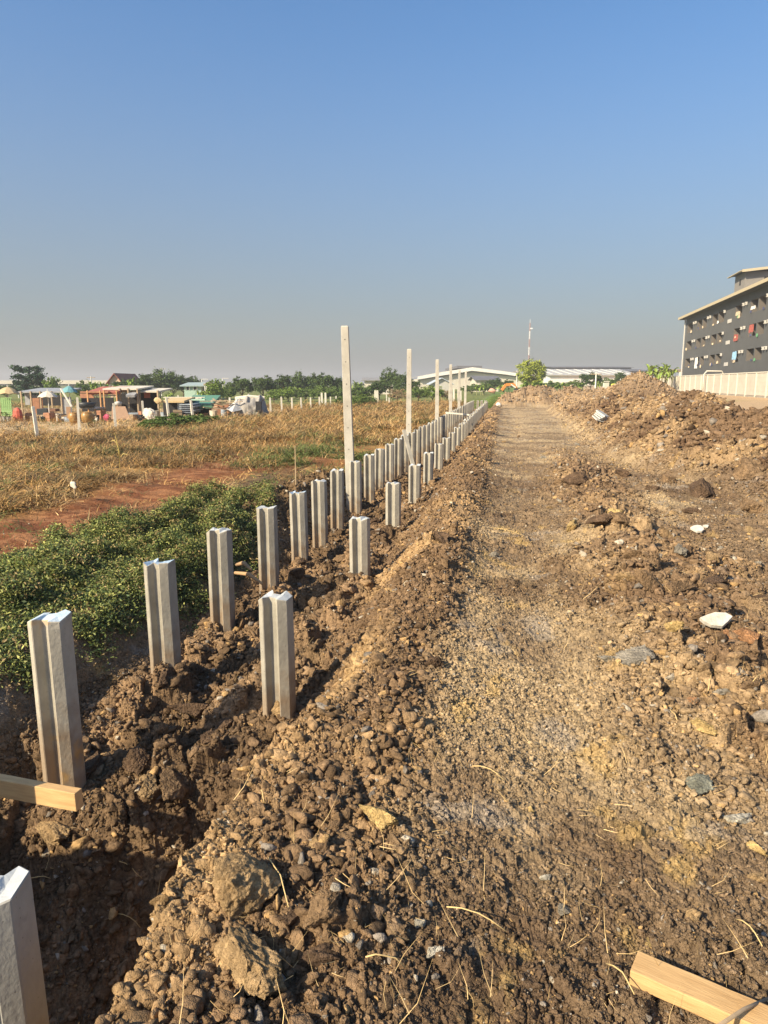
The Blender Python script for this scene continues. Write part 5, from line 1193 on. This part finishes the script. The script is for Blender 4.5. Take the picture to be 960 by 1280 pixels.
clut = [('crate', 'weathered crate', M_oldwood), ('plastic_tub', 'dark plastic tub', M_black), ('box', 'rusty metal box', M_rust), ('bucket', 'pale bucket', M_cw), ('plastic_drum', 'blue-grey drum', M_bl)]
where = ['left of the low platform', 'behind the low platform', 'under the off-white parasol', 'right of the off-white parasol', 'beside the narrow brown board', 'between the two large jars', 'right of the ochre jar', 'under the red-tarped stall', 'behind the wide brown board', 'under the pale flat roof', 'at the counter of the flat-roofed shed', 'in the dark open shed', 'left of the bulging white sack', 'right of the bulging white sack', 'before the low dark shed', 'by the tin sheets', 'under the green roof sheet', 'right end of the green roof sheet', 'left of the scrap pile', 'on the scrap pile']
for k_, (px_, wh) in enumerate(zip([43, 55, 62, 72, 86, 101, 119, 127, 148, 156, 165, 176, 181, 195, 206, 222, 238, 258, 267, 280], where)):
    nm_, ds, mt_ = clut[k_ % 5]; s_ = 41 + rc_.uniform(0, 2.4); p_ = P3(px_, 520, s_); z_ = ground_z(p_); hh = rc_.uniform(.3, .6); mb = MB(); r_ = rc_.uniform(.16, .3)
    if nm_ in ('crate', 'box'):
        mb.box((0, 0, hh / 2), (r_ * 2, r_ * 1.6, hh)); 
        for q in (.15, .5, .85): mb.box((0, -r_ * .82, hh * q), (r_ * 2.06, .03, hh * .16))
    else: mb.lathe([(0, 0), (r_ * .8, 0), (r_ * .95, hh * .5), (r_, hh), (r_ * 1.06, hh), (r_ * .9, hh * .95), (0, hh * .8)], n=12)
    o_ = mb.build(nm_, mt_); o_.location = (p_.x, p_.y, z_); o_.rotation_euler = (0, 0, rc_.uniform(-.5, .9)); tag(o_, ds + ' ' + wh, nm_.replace('_', ' '))
for k_, px_ in enumerate((46, 82, 153, 176, 192, 218, 262)):
    s_ = 46.5; a_ = P3(px_, 500, s_); mb = MB(); rectbox(mb, px_ - rc_.uniform(4, 8), rc_.uniform(494, 499), px_ + rc_.uniform(4, 8), 517, s_ + k_ * .05, .06); mt_ = (M_rust, M_tin, M_oldwood, M_bl)[k_ % 4]
    o_ = mb.build('tin_sheet', mt_); tag(o_, ['rusty', 'grey', 'wooden', 'blue-grey'][k_ % 4] + ' upright sheet screening the back of the stalls ' + ['left of the parasol pole', 'behind the leaning pale pole', 'behind the pale flat roof', 'at the back of the dark shed', 'behind the sand-coloured bundle', 'behind the low dark shed', 'behind the green roof'][k_], 'sheet')
def tarp_heap():
    r2 = np.random.default_rng(9); s = 42; nx, ny = 44, 26; xs = np.linspace(294, 334, nx); p0 = P3(314, 517, s); t = empty('covered_heap', (p0.x, p0.y, ground_z(p0)), YAW, 'long heap covered with crumpled grey-beige tarpaulin behind the fence', 'covered heap')
    V = []; 
    for j in range(ny):
        v = j / (ny - 1)
        for i in range(nx):
            u = i / (nx - 1); prof = min(1, 5.0 * u) ** .6 * min(1, 6 * (1 - u)) ** .5
            hh = wx(26, s) * prof * (1 + .07 * math.sin(u * 17) + .05 * math.sin(u * 31 + 1))
            ang_ = math.pi * v; yy = -1.0 * math.cos(ang_) * 1.1; zz = hh * (math.sin(ang_) ** .45)
            V.append((wx(40, s) * (u - .5), yy, zz))
    V = np.array(V); V[:, 1] += .34 * fbm(V[:, 0] * 2.2, V[:, 2] * 2.2, 4, 5); V[:, 2] += .22 * fbm(V[:, 0] * 2.5 + 9, V[:, 1] * 2.5, 4, 6) * (V[:, 2] > .1)
    Q = np.array([(j * nx + i, j * nx + i + 1, (j + 1) * nx + i + 1, (j + 1) * nx + i) for j in range(ny - 1) for i in range(nx - 1)]); me = np_mesh('tarpaulin', V, Q); link_mesh('tarpaulin', me, M_gtarp, t, False)
    mb = MB(); mb.box((wx(14, s), -1.18, .75), (wx(7, s), .2, .6)); mb.build('gap', M_shade, t)
    mb = MB(); mb.tube([(wx(-18, s), -.2, wx(25, s)), (wx(0, s), -.3, wx(26.5, s)), (wx(18, s), -.2, wx(25.5, s))], [.12, .16, .12], 7); mb.build('ridge_roll', M_cw, t)
tarp_heap()
mb = MB(); rectbox(mb, 60, 545.5, 82, 548, 24.6, .12); o = mb.build('concrete_length', M_fp); tag(o, 'fallen pale concrete length lying right of the nearest fence post', 'fallen post')
mb = MB(); rectbox(mb, 0, 550, 20, 553, 23.5, .12); o = mb.build('concrete_length', M_fp); tag(o, 'fallen dark-edged concrete length at the left picture edge', 'fallen post')
# ================================================================== SMALL THINGS
g, s = hit(93, 630); t = empty('rag_stake', g, 0, 'short stake with a white rag tied to its top in the red soil', 'stake')
M_stick = M('stick', (.42, .31, .18), rough=.9, var=.2); hS = wx(30, s)
mb = MB(); mb.tube([(0, 0, -.1), (.02, 0, hS * .5), (-.015, 0, hS)], [.014, .012, .008], 6); mb.build('stick', M_stick, t)
V, T = rock_geo(431, 3, 3, .5); V = V * np.array([.05, .04, .12]) + np.array([.01, 0, hS * .75]); me = np_mesh('rag', V, T); link_mesh('rag', me, M_sack, t)
g, s = hit(150, 590); t = empty('dry_reed', g, 0, 'single tall yellow dry reed standing in the field', 'reed'); hS = wx(45, s); mb = MB(); mb.tube([(0, 0, -.05), (.01, 0, hS * .5), (-.06, 0, hS)], [.012, .010, .004], 5); mb.build('stalk', M('reed_yellow', (.55, .42, .12)), t)
mb = MB()
for k in range(7): z_ = hS * (.3 + .09 * k); a = k * 2.3; mb.add([(0, 0, z_), (math.cos(a) * .1, math.sin(a) * .1, z_ + .12), (math.cos(a) * .22, math.sin(a) * .22, z_ + .08), (math.cos(a) * .1, math.sin(a) * .1, z_ + .10)], [(0, 1, 2, 3)])
mb.build('leaf', M('reed_leaf', (.50, .40, .15)), t)
g, s = hit(370, 612); mb = MB(); mb.tube([g + Vector((0, 0, -.1)), g + Vector((0, 0, wx(50, s)))], [.010, .007], 5); o = mb.build('thin_stick', M_stick); tag(o, 'thin upright stick behind the fifth left pile', 'stick')
# white debris and flat pieces
def slab(px, py, wpx, dpx, th, mt, label, name='rubble_slab', cat='rubble', seed=0, tilt=.25, rz=None):
    g, s = hit(px, py); r_ = random.Random(seed + 77); n_ = 9; wd = wx(wpx, s) / 2; dp = wd * dpx; vs = []
    for zz in (-th / 2, th / 2):
        for k in range(n_): a = 2 * math.pi * k / n_; q = r_.uniform(.72, 1.05) if zz < 0 else q2[k]; (q2.append(q) if zz < 0 else None); vs.append((math.cos(a) * wd * q, math.sin(a) * dp * q, zz + r_.uniform(-.2, .2) * th))
        
    mb = MB(); mb.add(vs, [tuple(reversed(range(n_))), tuple(range(n_, 2 * n_))] + [(k, (k + 1) % n_, n_ + (k + 1) % n_, n_ + k) for k in range(n_)])
    o = mb.build(name, mt, None, bevel=th * .15); o.location = g + Vector((0, 0, th * .8 + .02)); o.rotation_euler = (tilt, r_.uniform(-.15, .15), (YAW if rz is None else rz)); tag(o, label, cat); return o
M_pal = mat('rubble_white', (.40, .37, .30), .95, 0, 18, .008, 45, rgb2=(.60, .57, .50))
def q2r(): 
    global q2; q2 = []
for a in [(893, 790, 42, .6, .03, M_pal, 'white broken rubble slab tilted on the road right of the yellow block', 'rubble_slab', 'rubble', 1, .5), (872, 669, 18, .9, .03, M_pal, 'white fragment at the right rut further up the road', 'rubble_slab', 'rubble', 2, .3),
          (882, 664, 8, .9, .02, M_pal, 'tiny white chip beside the white fragment in the right rut', 'rubble_slab', 'rubble', 3, .2),
          (620, 668, 12, .3, .015, M_stick, 'short flat splinter lying on the left wheel track', 'splinter', 'wood splinter', 6, .0)]:
    q2r(); slab(*a)
# sheets of cement board dumped at the heap foot
g, s = hit(752, 530); t = empty('sheet_pile', g, YAW + .25, 'stack of pale grey broken sheets dumped at the foot of the heap', 'sheet stack')
for k in range(5): mb = MB(); a = wx(15, s); mb.box((random.uniform(-.05, .05), random.uniform(-.05, .05), .03 + .045 * k), (a * 1.3, a * .9, .03), Matrix.Rotation(.25 + .05 * k, 3, 'Y') @ Matrix.Rotation(.35, 3, 'X') @ Matrix.Rotation(.2 * k, 3, 'Z')); mb.build('sheet', M('sheet_cement', (.50, .50, .46), var=.12, scale=4), t)
g, s = hit(626, 510); blob('cement_bag', 624, 505, 511, 7, s, M_sack, 'small white bag lying on the far road', 'bag', 8); g2 = at_s(628, 509, s)
mb = MB(); mb.bar(g + Vector((-.1, 0, .02)), g + Vector((.9, .1, .06)), .12, .08); mb.bar(g + Vector((.05, 0, .0)), g + Vector((.02, 0, .8)), .05); o = mb.build('scrap_wood', M_oldwood); tag(o, 'dark scrap wood lying against the small white bag on the far road', 'scrap wood')
blob('cement_bag', 583, 512.5, 516, 9, 33, M_sack, 'white bag between the pile rows in the far trench', 'bag', 9).location.z = -.1
g, s = hit(282, 812); o = blob('plastic_scrap', 281, 790, 808, 8, s * .985, M_sack, 'torn cream plastic strip at the foot of the third left pile', 'plastic scrap', 10, .6); o.scale = (.028, .012, .075); o.location = at_s(283, 800, 6.0); o.rotation_euler = (.2, .45, .1)
# straws, sticks and roots
M_straw = M('straw', (.62, .45, .20), rough=.8, var=.15); M_root = M('root', (.42, .27, .14), rough=.9, var=.2)
def straw(x0, y0, x1, y1, label, mt=None, r_=.0021, lift=.03, arch=.02, name='straw', cat='straw'):
    a, s = hit(x0, y0); b, s2 = hit(x1, y1)
    a = a + Vector((0, 0, lift)); b = b + Vector((0, 0, lift * .6)); m_ = a.lerp(b, .5) + Vector((random.uniform(-.01, .01), 0, arch)); q = a.lerp(b, .25) + Vector((0, 0, arch * .8)); w_ = a.lerp(b, .75) + Vector((0, random.uniform(-.01, .01), arch * .7))
    mb = MB(); mb.tube([a, q, m_, w_, b], [r_, r_, r_ * .95, r_ * .9, r_ * .7], 6); o = mb.build(name, mt or M_straw, None, True); tag(o, label, cat)
for a in [(336, 1082, 361, 1148, 'yellow straw lying across the broken clod, bottom middle'), (457, 1220, 506, 1221, 'thick pale straw lying level near the bottom edge'), (558, 1155, 632, 1178, 'curved thin rootlet on the road edge near the bottom'),
          (757, 1220, 792, 1256, 'forked straw left of the bottom right plank'), (326, 998, 331, 1010, 'short upright orange straw on the spoil bank'), (150, 1090, 178, 1104, 'short broken root sticking from the spoil bank into the pit'),
          (148, 1150, 176, 1166, 'pair-like pale rootlet over the pit edge'), (884, 876, 890, 848, 'dry yellow stalk right of the big yellow clod'), (612, 664, 655, 673, 'reddish straight stick lying on the left wheel track'),
          (30, 1118, 64, 1110, 'long thin root bridging the soil above the pit'), (918, 1165, 952, 1192, 'straw above the bottom right plank'), (845, 915, 835, 895, 'thin straw in the middle of the road right side'),
          (590, 970, 630, 985, 'thin curved rootlet beside the spoil bank on the road'), (940, 860, 960, 845, 'dry stalk cut by the right picture edge')]: straw(*a, name='root' if 'root' in a[4] else 'straw', cat='root' if 'root' in a[4] else 'straw')
for (x0, y0, z0, x1, y1, z1, lb) in [(296, 706, 6.3, 314, 712, 6.1, 'thick broken root jutting from the bank behind the third left pile'), (294, 716, 6.3, 328, 730, 6.2, 'long curved root below the thick broken root')]:
    a, b = at_s(x0, y0, z0 + .35), at_s(x1, y1, z1 + .2); mb = MB(); mb.tube([a, a.lerp(b, .5) + Vector((0, 0, .04)), b], [.016, .02, .012], 7); o = mb.build('root', M_root, None, True); tag(o, lb, 'root')
a, b = at_s(545, 1266, 1.62) , at_s(560, 1250, 1.62)
# twig across the bottom right plank
a = at_z(890, 1288, .11); b = at_z(965, 1246, .05); mb = MB(); mb.tube([a, a.lerp(b, .5) + Vector((0, 0, .01)), b], [.006, .005, .004], 6); o = mb.build('twig', M_oldwood, None, True); tag(o, 'dark twig lying across the bottom right plank', 'twig')

# ================================================================== PLANTS ON THE GROUND
def leaf_cluster(seed, n_, rad, ln, mt, flat=.6):
    r = np.random.default_rng(seed); P = r.normal(size=(n_, 3)) * np.array([rad, rad, rad * .5]); P[:, 2] = np.abs(P[:, 2]); a = r.normal(size=(n_, 3)); a[:, 2] *= flat; a /= np.linalg.norm(a, axis=1)[:, None]
    b = r.normal(size=(n_, 3)); b[:, 2] *= .5; b -= a * (a * b).sum(1)[:, None]; b /= np.linalg.norm(b, axis=1)[:, None]; l = ln * r.uniform(.6, 1.2, (n_, 1)); c = np.cross(a, b) * l * .12
    V = np.stack([P - a * l, P - b * l * .38 + c, P + a * l, P + b * l * .38 + c], 1).reshape(-1, 3)
    me = np_mesh('leaf_cluster', V, np.arange(n_ * 4).reshape(-1, 4)); me.materials.append(mt); return me
def inst_leaf(name, tr=.25):
    m = bpy.data.materials.new(name); m.use_nodes = True; n = m.node_tree; b = n.nodes['Principled BSDF']; b.inputs['Roughness'].default_value = .6; b.inputs['Specular IOR Level'].default_value = .25
    at = n.nodes.new('ShaderNodeAttribute'); at.attribute_name = 'col'; at.attribute_type = 'INSTANCER'; g = n.nodes.new('ShaderNodeNewGeometry'); r = n.nodes.new('ShaderNodeMapRange'); r.inputs[3].default_value = .65; r.inputs[4].default_value = 1.4
    n.links.new(g.outputs['Random Per Island'], r.inputs[0]); vm = n.nodes.new('ShaderNodeVectorMath'); vm.operation = 'SCALE'; n.links.new(at.outputs['Vector'], vm.inputs[0]); n.links.new(r.outputs[0], vm.inputs['Scale']); n.links.new(vm.outputs[0], b.inputs['Base Color'])
    return m
M_il = inst_leaf('creeper_leaf'); M_ig = inst_leaf('grass_blade')
creep = proto_collection('creeper_leaf', [leaf_cluster(600 + k, 16, .035, .0155, M_il) for k in range(6)])
def tuft(seed, n_, hgt, spread, wd, mt, bend=.5):
    r = np.random.default_rng(seed); V = []; Q = []
    for k in range(n_):
        a = r.uniform(0, 6.28); x, y = r.normal(size=2) * spread * .3; h = hgt * r.uniform(.5, 1.1); bx = bend * h * r.uniform(.1, 1); d = np.array([math.cos(a), math.sin(a), 0]); t = np.array([-math.sin(a), math.cos(a), 0]) * wd; p = np.array([x, y, -.02]); b0 = len(V)
        for q, ww in ((0, 1), (.5, .8), (1, .15)): c = p + d * bx * q * q + np.array([0, 0, h * q * (1 - .15 * q)]); V += [c - t * ww, c + t * ww]
        Q += [(b0, b0 + 1, b0 + 3, b0 + 2), (b0 + 2, b0 + 3, b0 + 5, b0 + 4)]
    me = np_mesh('grass_tuft', V, Q); me.materials.append(mt); return me
tufts = proto_collection('grass_tuft', [tuft(650 + k, 26, .24, .30, .0032, M_ig, .95) for k in range(6)])
# creeper on the bank left of the piles
def creeper_mask(X, Y):
    up = ip(Y, [3.0, 4, 6, 8, 10, 12], [-5.2, -5.0, -4.95, -4.75, -4.2, -3.9])     # field side limit
    lo = ip(Y, [2.0, 3.3, 4.5, 6, 7.5, 9, 10.5], [-3.9, -3.25, -3.0, -2.8, -2.8, -3.2, -3.4])
    wv = .35 * fbm(X / .5, Y / .5, 3, 150)
    return ss(up - .15, up + .15, X + wv) * (1 - ss(lo - .15, lo + .12, X + wv)) * ss(2.0, 3.0, Y) * (1 - ss(9.4, 10.6, Y + wv))
n0 = 190000; X = rng.uniform(-6.2, -2.5, n0); Y = rng.uniform(2, 11, n0); mk = creeper_mask(X, Y); clump = ss(-.32, .12, fbm(X / .28, Y / .28, 3, 160)); ok = rng.random(n0) < mk * (.05 + .80 * clump) * (.35 + .65 * ss(-2.9, -3.6, X + .3 * (Y < 5)))
X, Y, clump = X[ok], Y[ok], clump[ok]; k = len(X); thick = (.03 + .30 * ss(5.6, 7.2, Y) * (1 - ss(9.6, 10.4, Y)) * ss(-4.8, -4.0, X) * (1 - ss(-3.4, -3.05, X)) * (.6 + fbm(X / .4, Y / .4, 3, 163)) + .20 * ss(-.2, .4, fbm(X / .5, Y / .5, 3, 161))) * clump
Z = H(X, Y, False) + thick * rng.random(k) + .01
cA = np.array([.105, .125, .032]); cB = np.array([.22, .225, .065]); cC = np.array([.04, .062, .02]); t = rng.random((k, 1)); up_ = ss(-3.9, -4.8, X)[:, None]
C = np.where(t < .35, cC, np.where(t < .75, cA, cB)); C = C * (1.22 + .45 * up_) * rng.uniform(.75, 1.25, (k, 1)); br = rng.random(k) < .14; C[br] = np.array([.26, .19, .08])
Rt = rng.uniform(-.5, .5, (k, 3)); Rt[:, 2] = rng.uniform(0, 6.28, k); S = rng.uniform(.7, 1.35, (k, 1)) * np.ones((1, 3)) * (1 + .0 * Y[:, None])
scatter('creeper', np.stack([X, Y, Z], 1), Rt, S, rng.integers(0, 6, k), C, creep, 'low green leafy creeper covering the bank left of the near piles', 'creeper'); print('creeper', k)
# dry grass of the field, weeds and green patches
X, Y, r = polar(230000, 5.5, 85); z, hp = macro(X, Y); bx = -6.3 - .02 * Y
red = np.exp(-((X + 5.75 + .04 * (Y - 9)) / 1.15) ** 4) * (1 - .75 * ss(15, 20, Y)); sandy = ss(-14.5, -16, X) * (1 - ss(60, 80, Y)) * ss(22.8, 24.2, Y)
nz = fbm(X / 1.2, Y / 1.2, 4, 170); dens = (X < -4.6 + .25 * nz) * np.clip(1 - .93 * red - .93 * sandy, 0, 1) * (.12 + .88 * ss(-.25, .3, nz)); dens = np.where((X > -7) & (Y < 20), dens * .25, dens) * np.where(Y < 16, .75, 1); gsp = np.exp(-(((X + 4.2) / 1.9) ** 2 + ((Y - 16.5) / 3.2) ** 2)); dens = np.maximum(dens, .8 * ss(.3, .6, gsp))
dens = np.where((X > -4.6) & (X < -2.95) & (Y > 12.5), .55 * ss(-.2, .3, nz) , dens)
redp = ss(.15, .3, fbm(X / 2.2 + 40, Y / 1.4, 3, 33)) * (X > -12) * (Y > 12) * (1 - ss(22, 28, Y)); dens = dens * (1 - .85 * redp)
ok = (rng.random(len(X)) < dens) & (X < -2.95) & (Y < 70); X, Y, r, nz = X[ok], Y[ok], r[ok], nz[ok]; k = len(X); Z = H(X, Y, False)
gold = np.array([.44, .26, .09]); tan_ = np.array([.50, .34, .15]); brn = np.array([.16, .10, .05]); grn = np.array([.13, .17, .045]); t = rng.random((k, 1)); C = np.where(t < .45, gold, np.where(t < .75, tan_, brn))
n2 = fbm(X / 1.6 + 7, Y / 1.1, 4, 171); gp = ss(.12, .34, n2) * .6 + np.exp(-(((X + 4.2) / 1.9) ** 2 + ((Y - 16.5) / 3.2) ** 2)) * 1.3 + np.exp(-(((X + 9.2) / 1.2) ** 2 + ((Y - 9.8) / .7) ** 2)); wk = rng.random(k) < np.clip(gp, 0, .9); C[wk] = grn; wk2 = rng.random(k) < .12; C[wk2] = np.array([.10, .10, .04])
dk = ss(.0, .35, fbm(X / 2.4 + 3, Y / 1.3, 4, 172))[:, None]; C = C * (1 - .45 * dk * (Y[:, None] < 24)) * rng.uniform(.7, 1.25, (k, 1))
hs = np.where(Y < 14, .32, .62) * (.55 + .7 * rng.random(k)) * (1 + .5 * ss(18, 40, Y)) * np.where(wk, .6, 1); wS = 1 + r / 14
S = np.stack([wS * .9, wS * .9, hs], 1); Rt = rng.uniform(-.4, .4, (k, 3)); Rt[:, 2] = rng.uniform(0, 6.28, k)
scatter('dry_grass', np.stack([X, Y, Z], 1), Rt, S, rng.integers(0, 6, k), C, tufts, 'dry golden grass and weeds covering the field on the left', 'grass'); print('grass', k)
# green growth: far lawn strip, thin grass tangled in the trench
X = rng.uniform(-3.0, 14, 16000); Y = rng.uniform(58, 84, 16000); Z = H(X, Y, False); k = len(X); C = np.array([.17, .23, .05]) * rng.uniform(.7, 1.3, (k, 1)); S = np.ones((k, 3)) * np.array([4, 4, 1.0]); Rt = np.zeros((k, 3)); Rt[:, 2] = rng.uniform(0, 6.28, k)
scatter('green_grass', np.stack([X, Y, Z], 1), Rt, S, rng.integers(0, 6, k), C, tufts, 'strip of fresh green grass beyond the far end of the trench', 'grass')
# litter of straw
straws = proto_collection('straw_bit', [tuft(690 + k, 3, .10, .10, .0012, M_ig, 1.6) for k in range(4)])
X, Y, r = polar(800, 1.4, 14); ok = (X > -2.6) & (macro(X, Y)[1] < .5); X, Y, r = X[ok], Y[ok], r[ok]; k = len(X); Z = H(X, Y) + .01; C = np.array([.50, .36, .17]) * rng.uniform(.7, 1.2, (k, 1)); S = rng.uniform(.5, 1.1, (k, 1)) * np.ones((1, 3)); Rt = rng.uniform(-.4, .4, (k, 3)); Rt[:, 0] += 1.3; Rt[:, 2] = rng.uniform(0, 6.28, k)
scatter('straw_litter', np.stack([X, Y, Z], 1), Rt, S, rng.integers(0, 4, k), C, straws, 'thin dry straws scattered over the soil', 'straw')
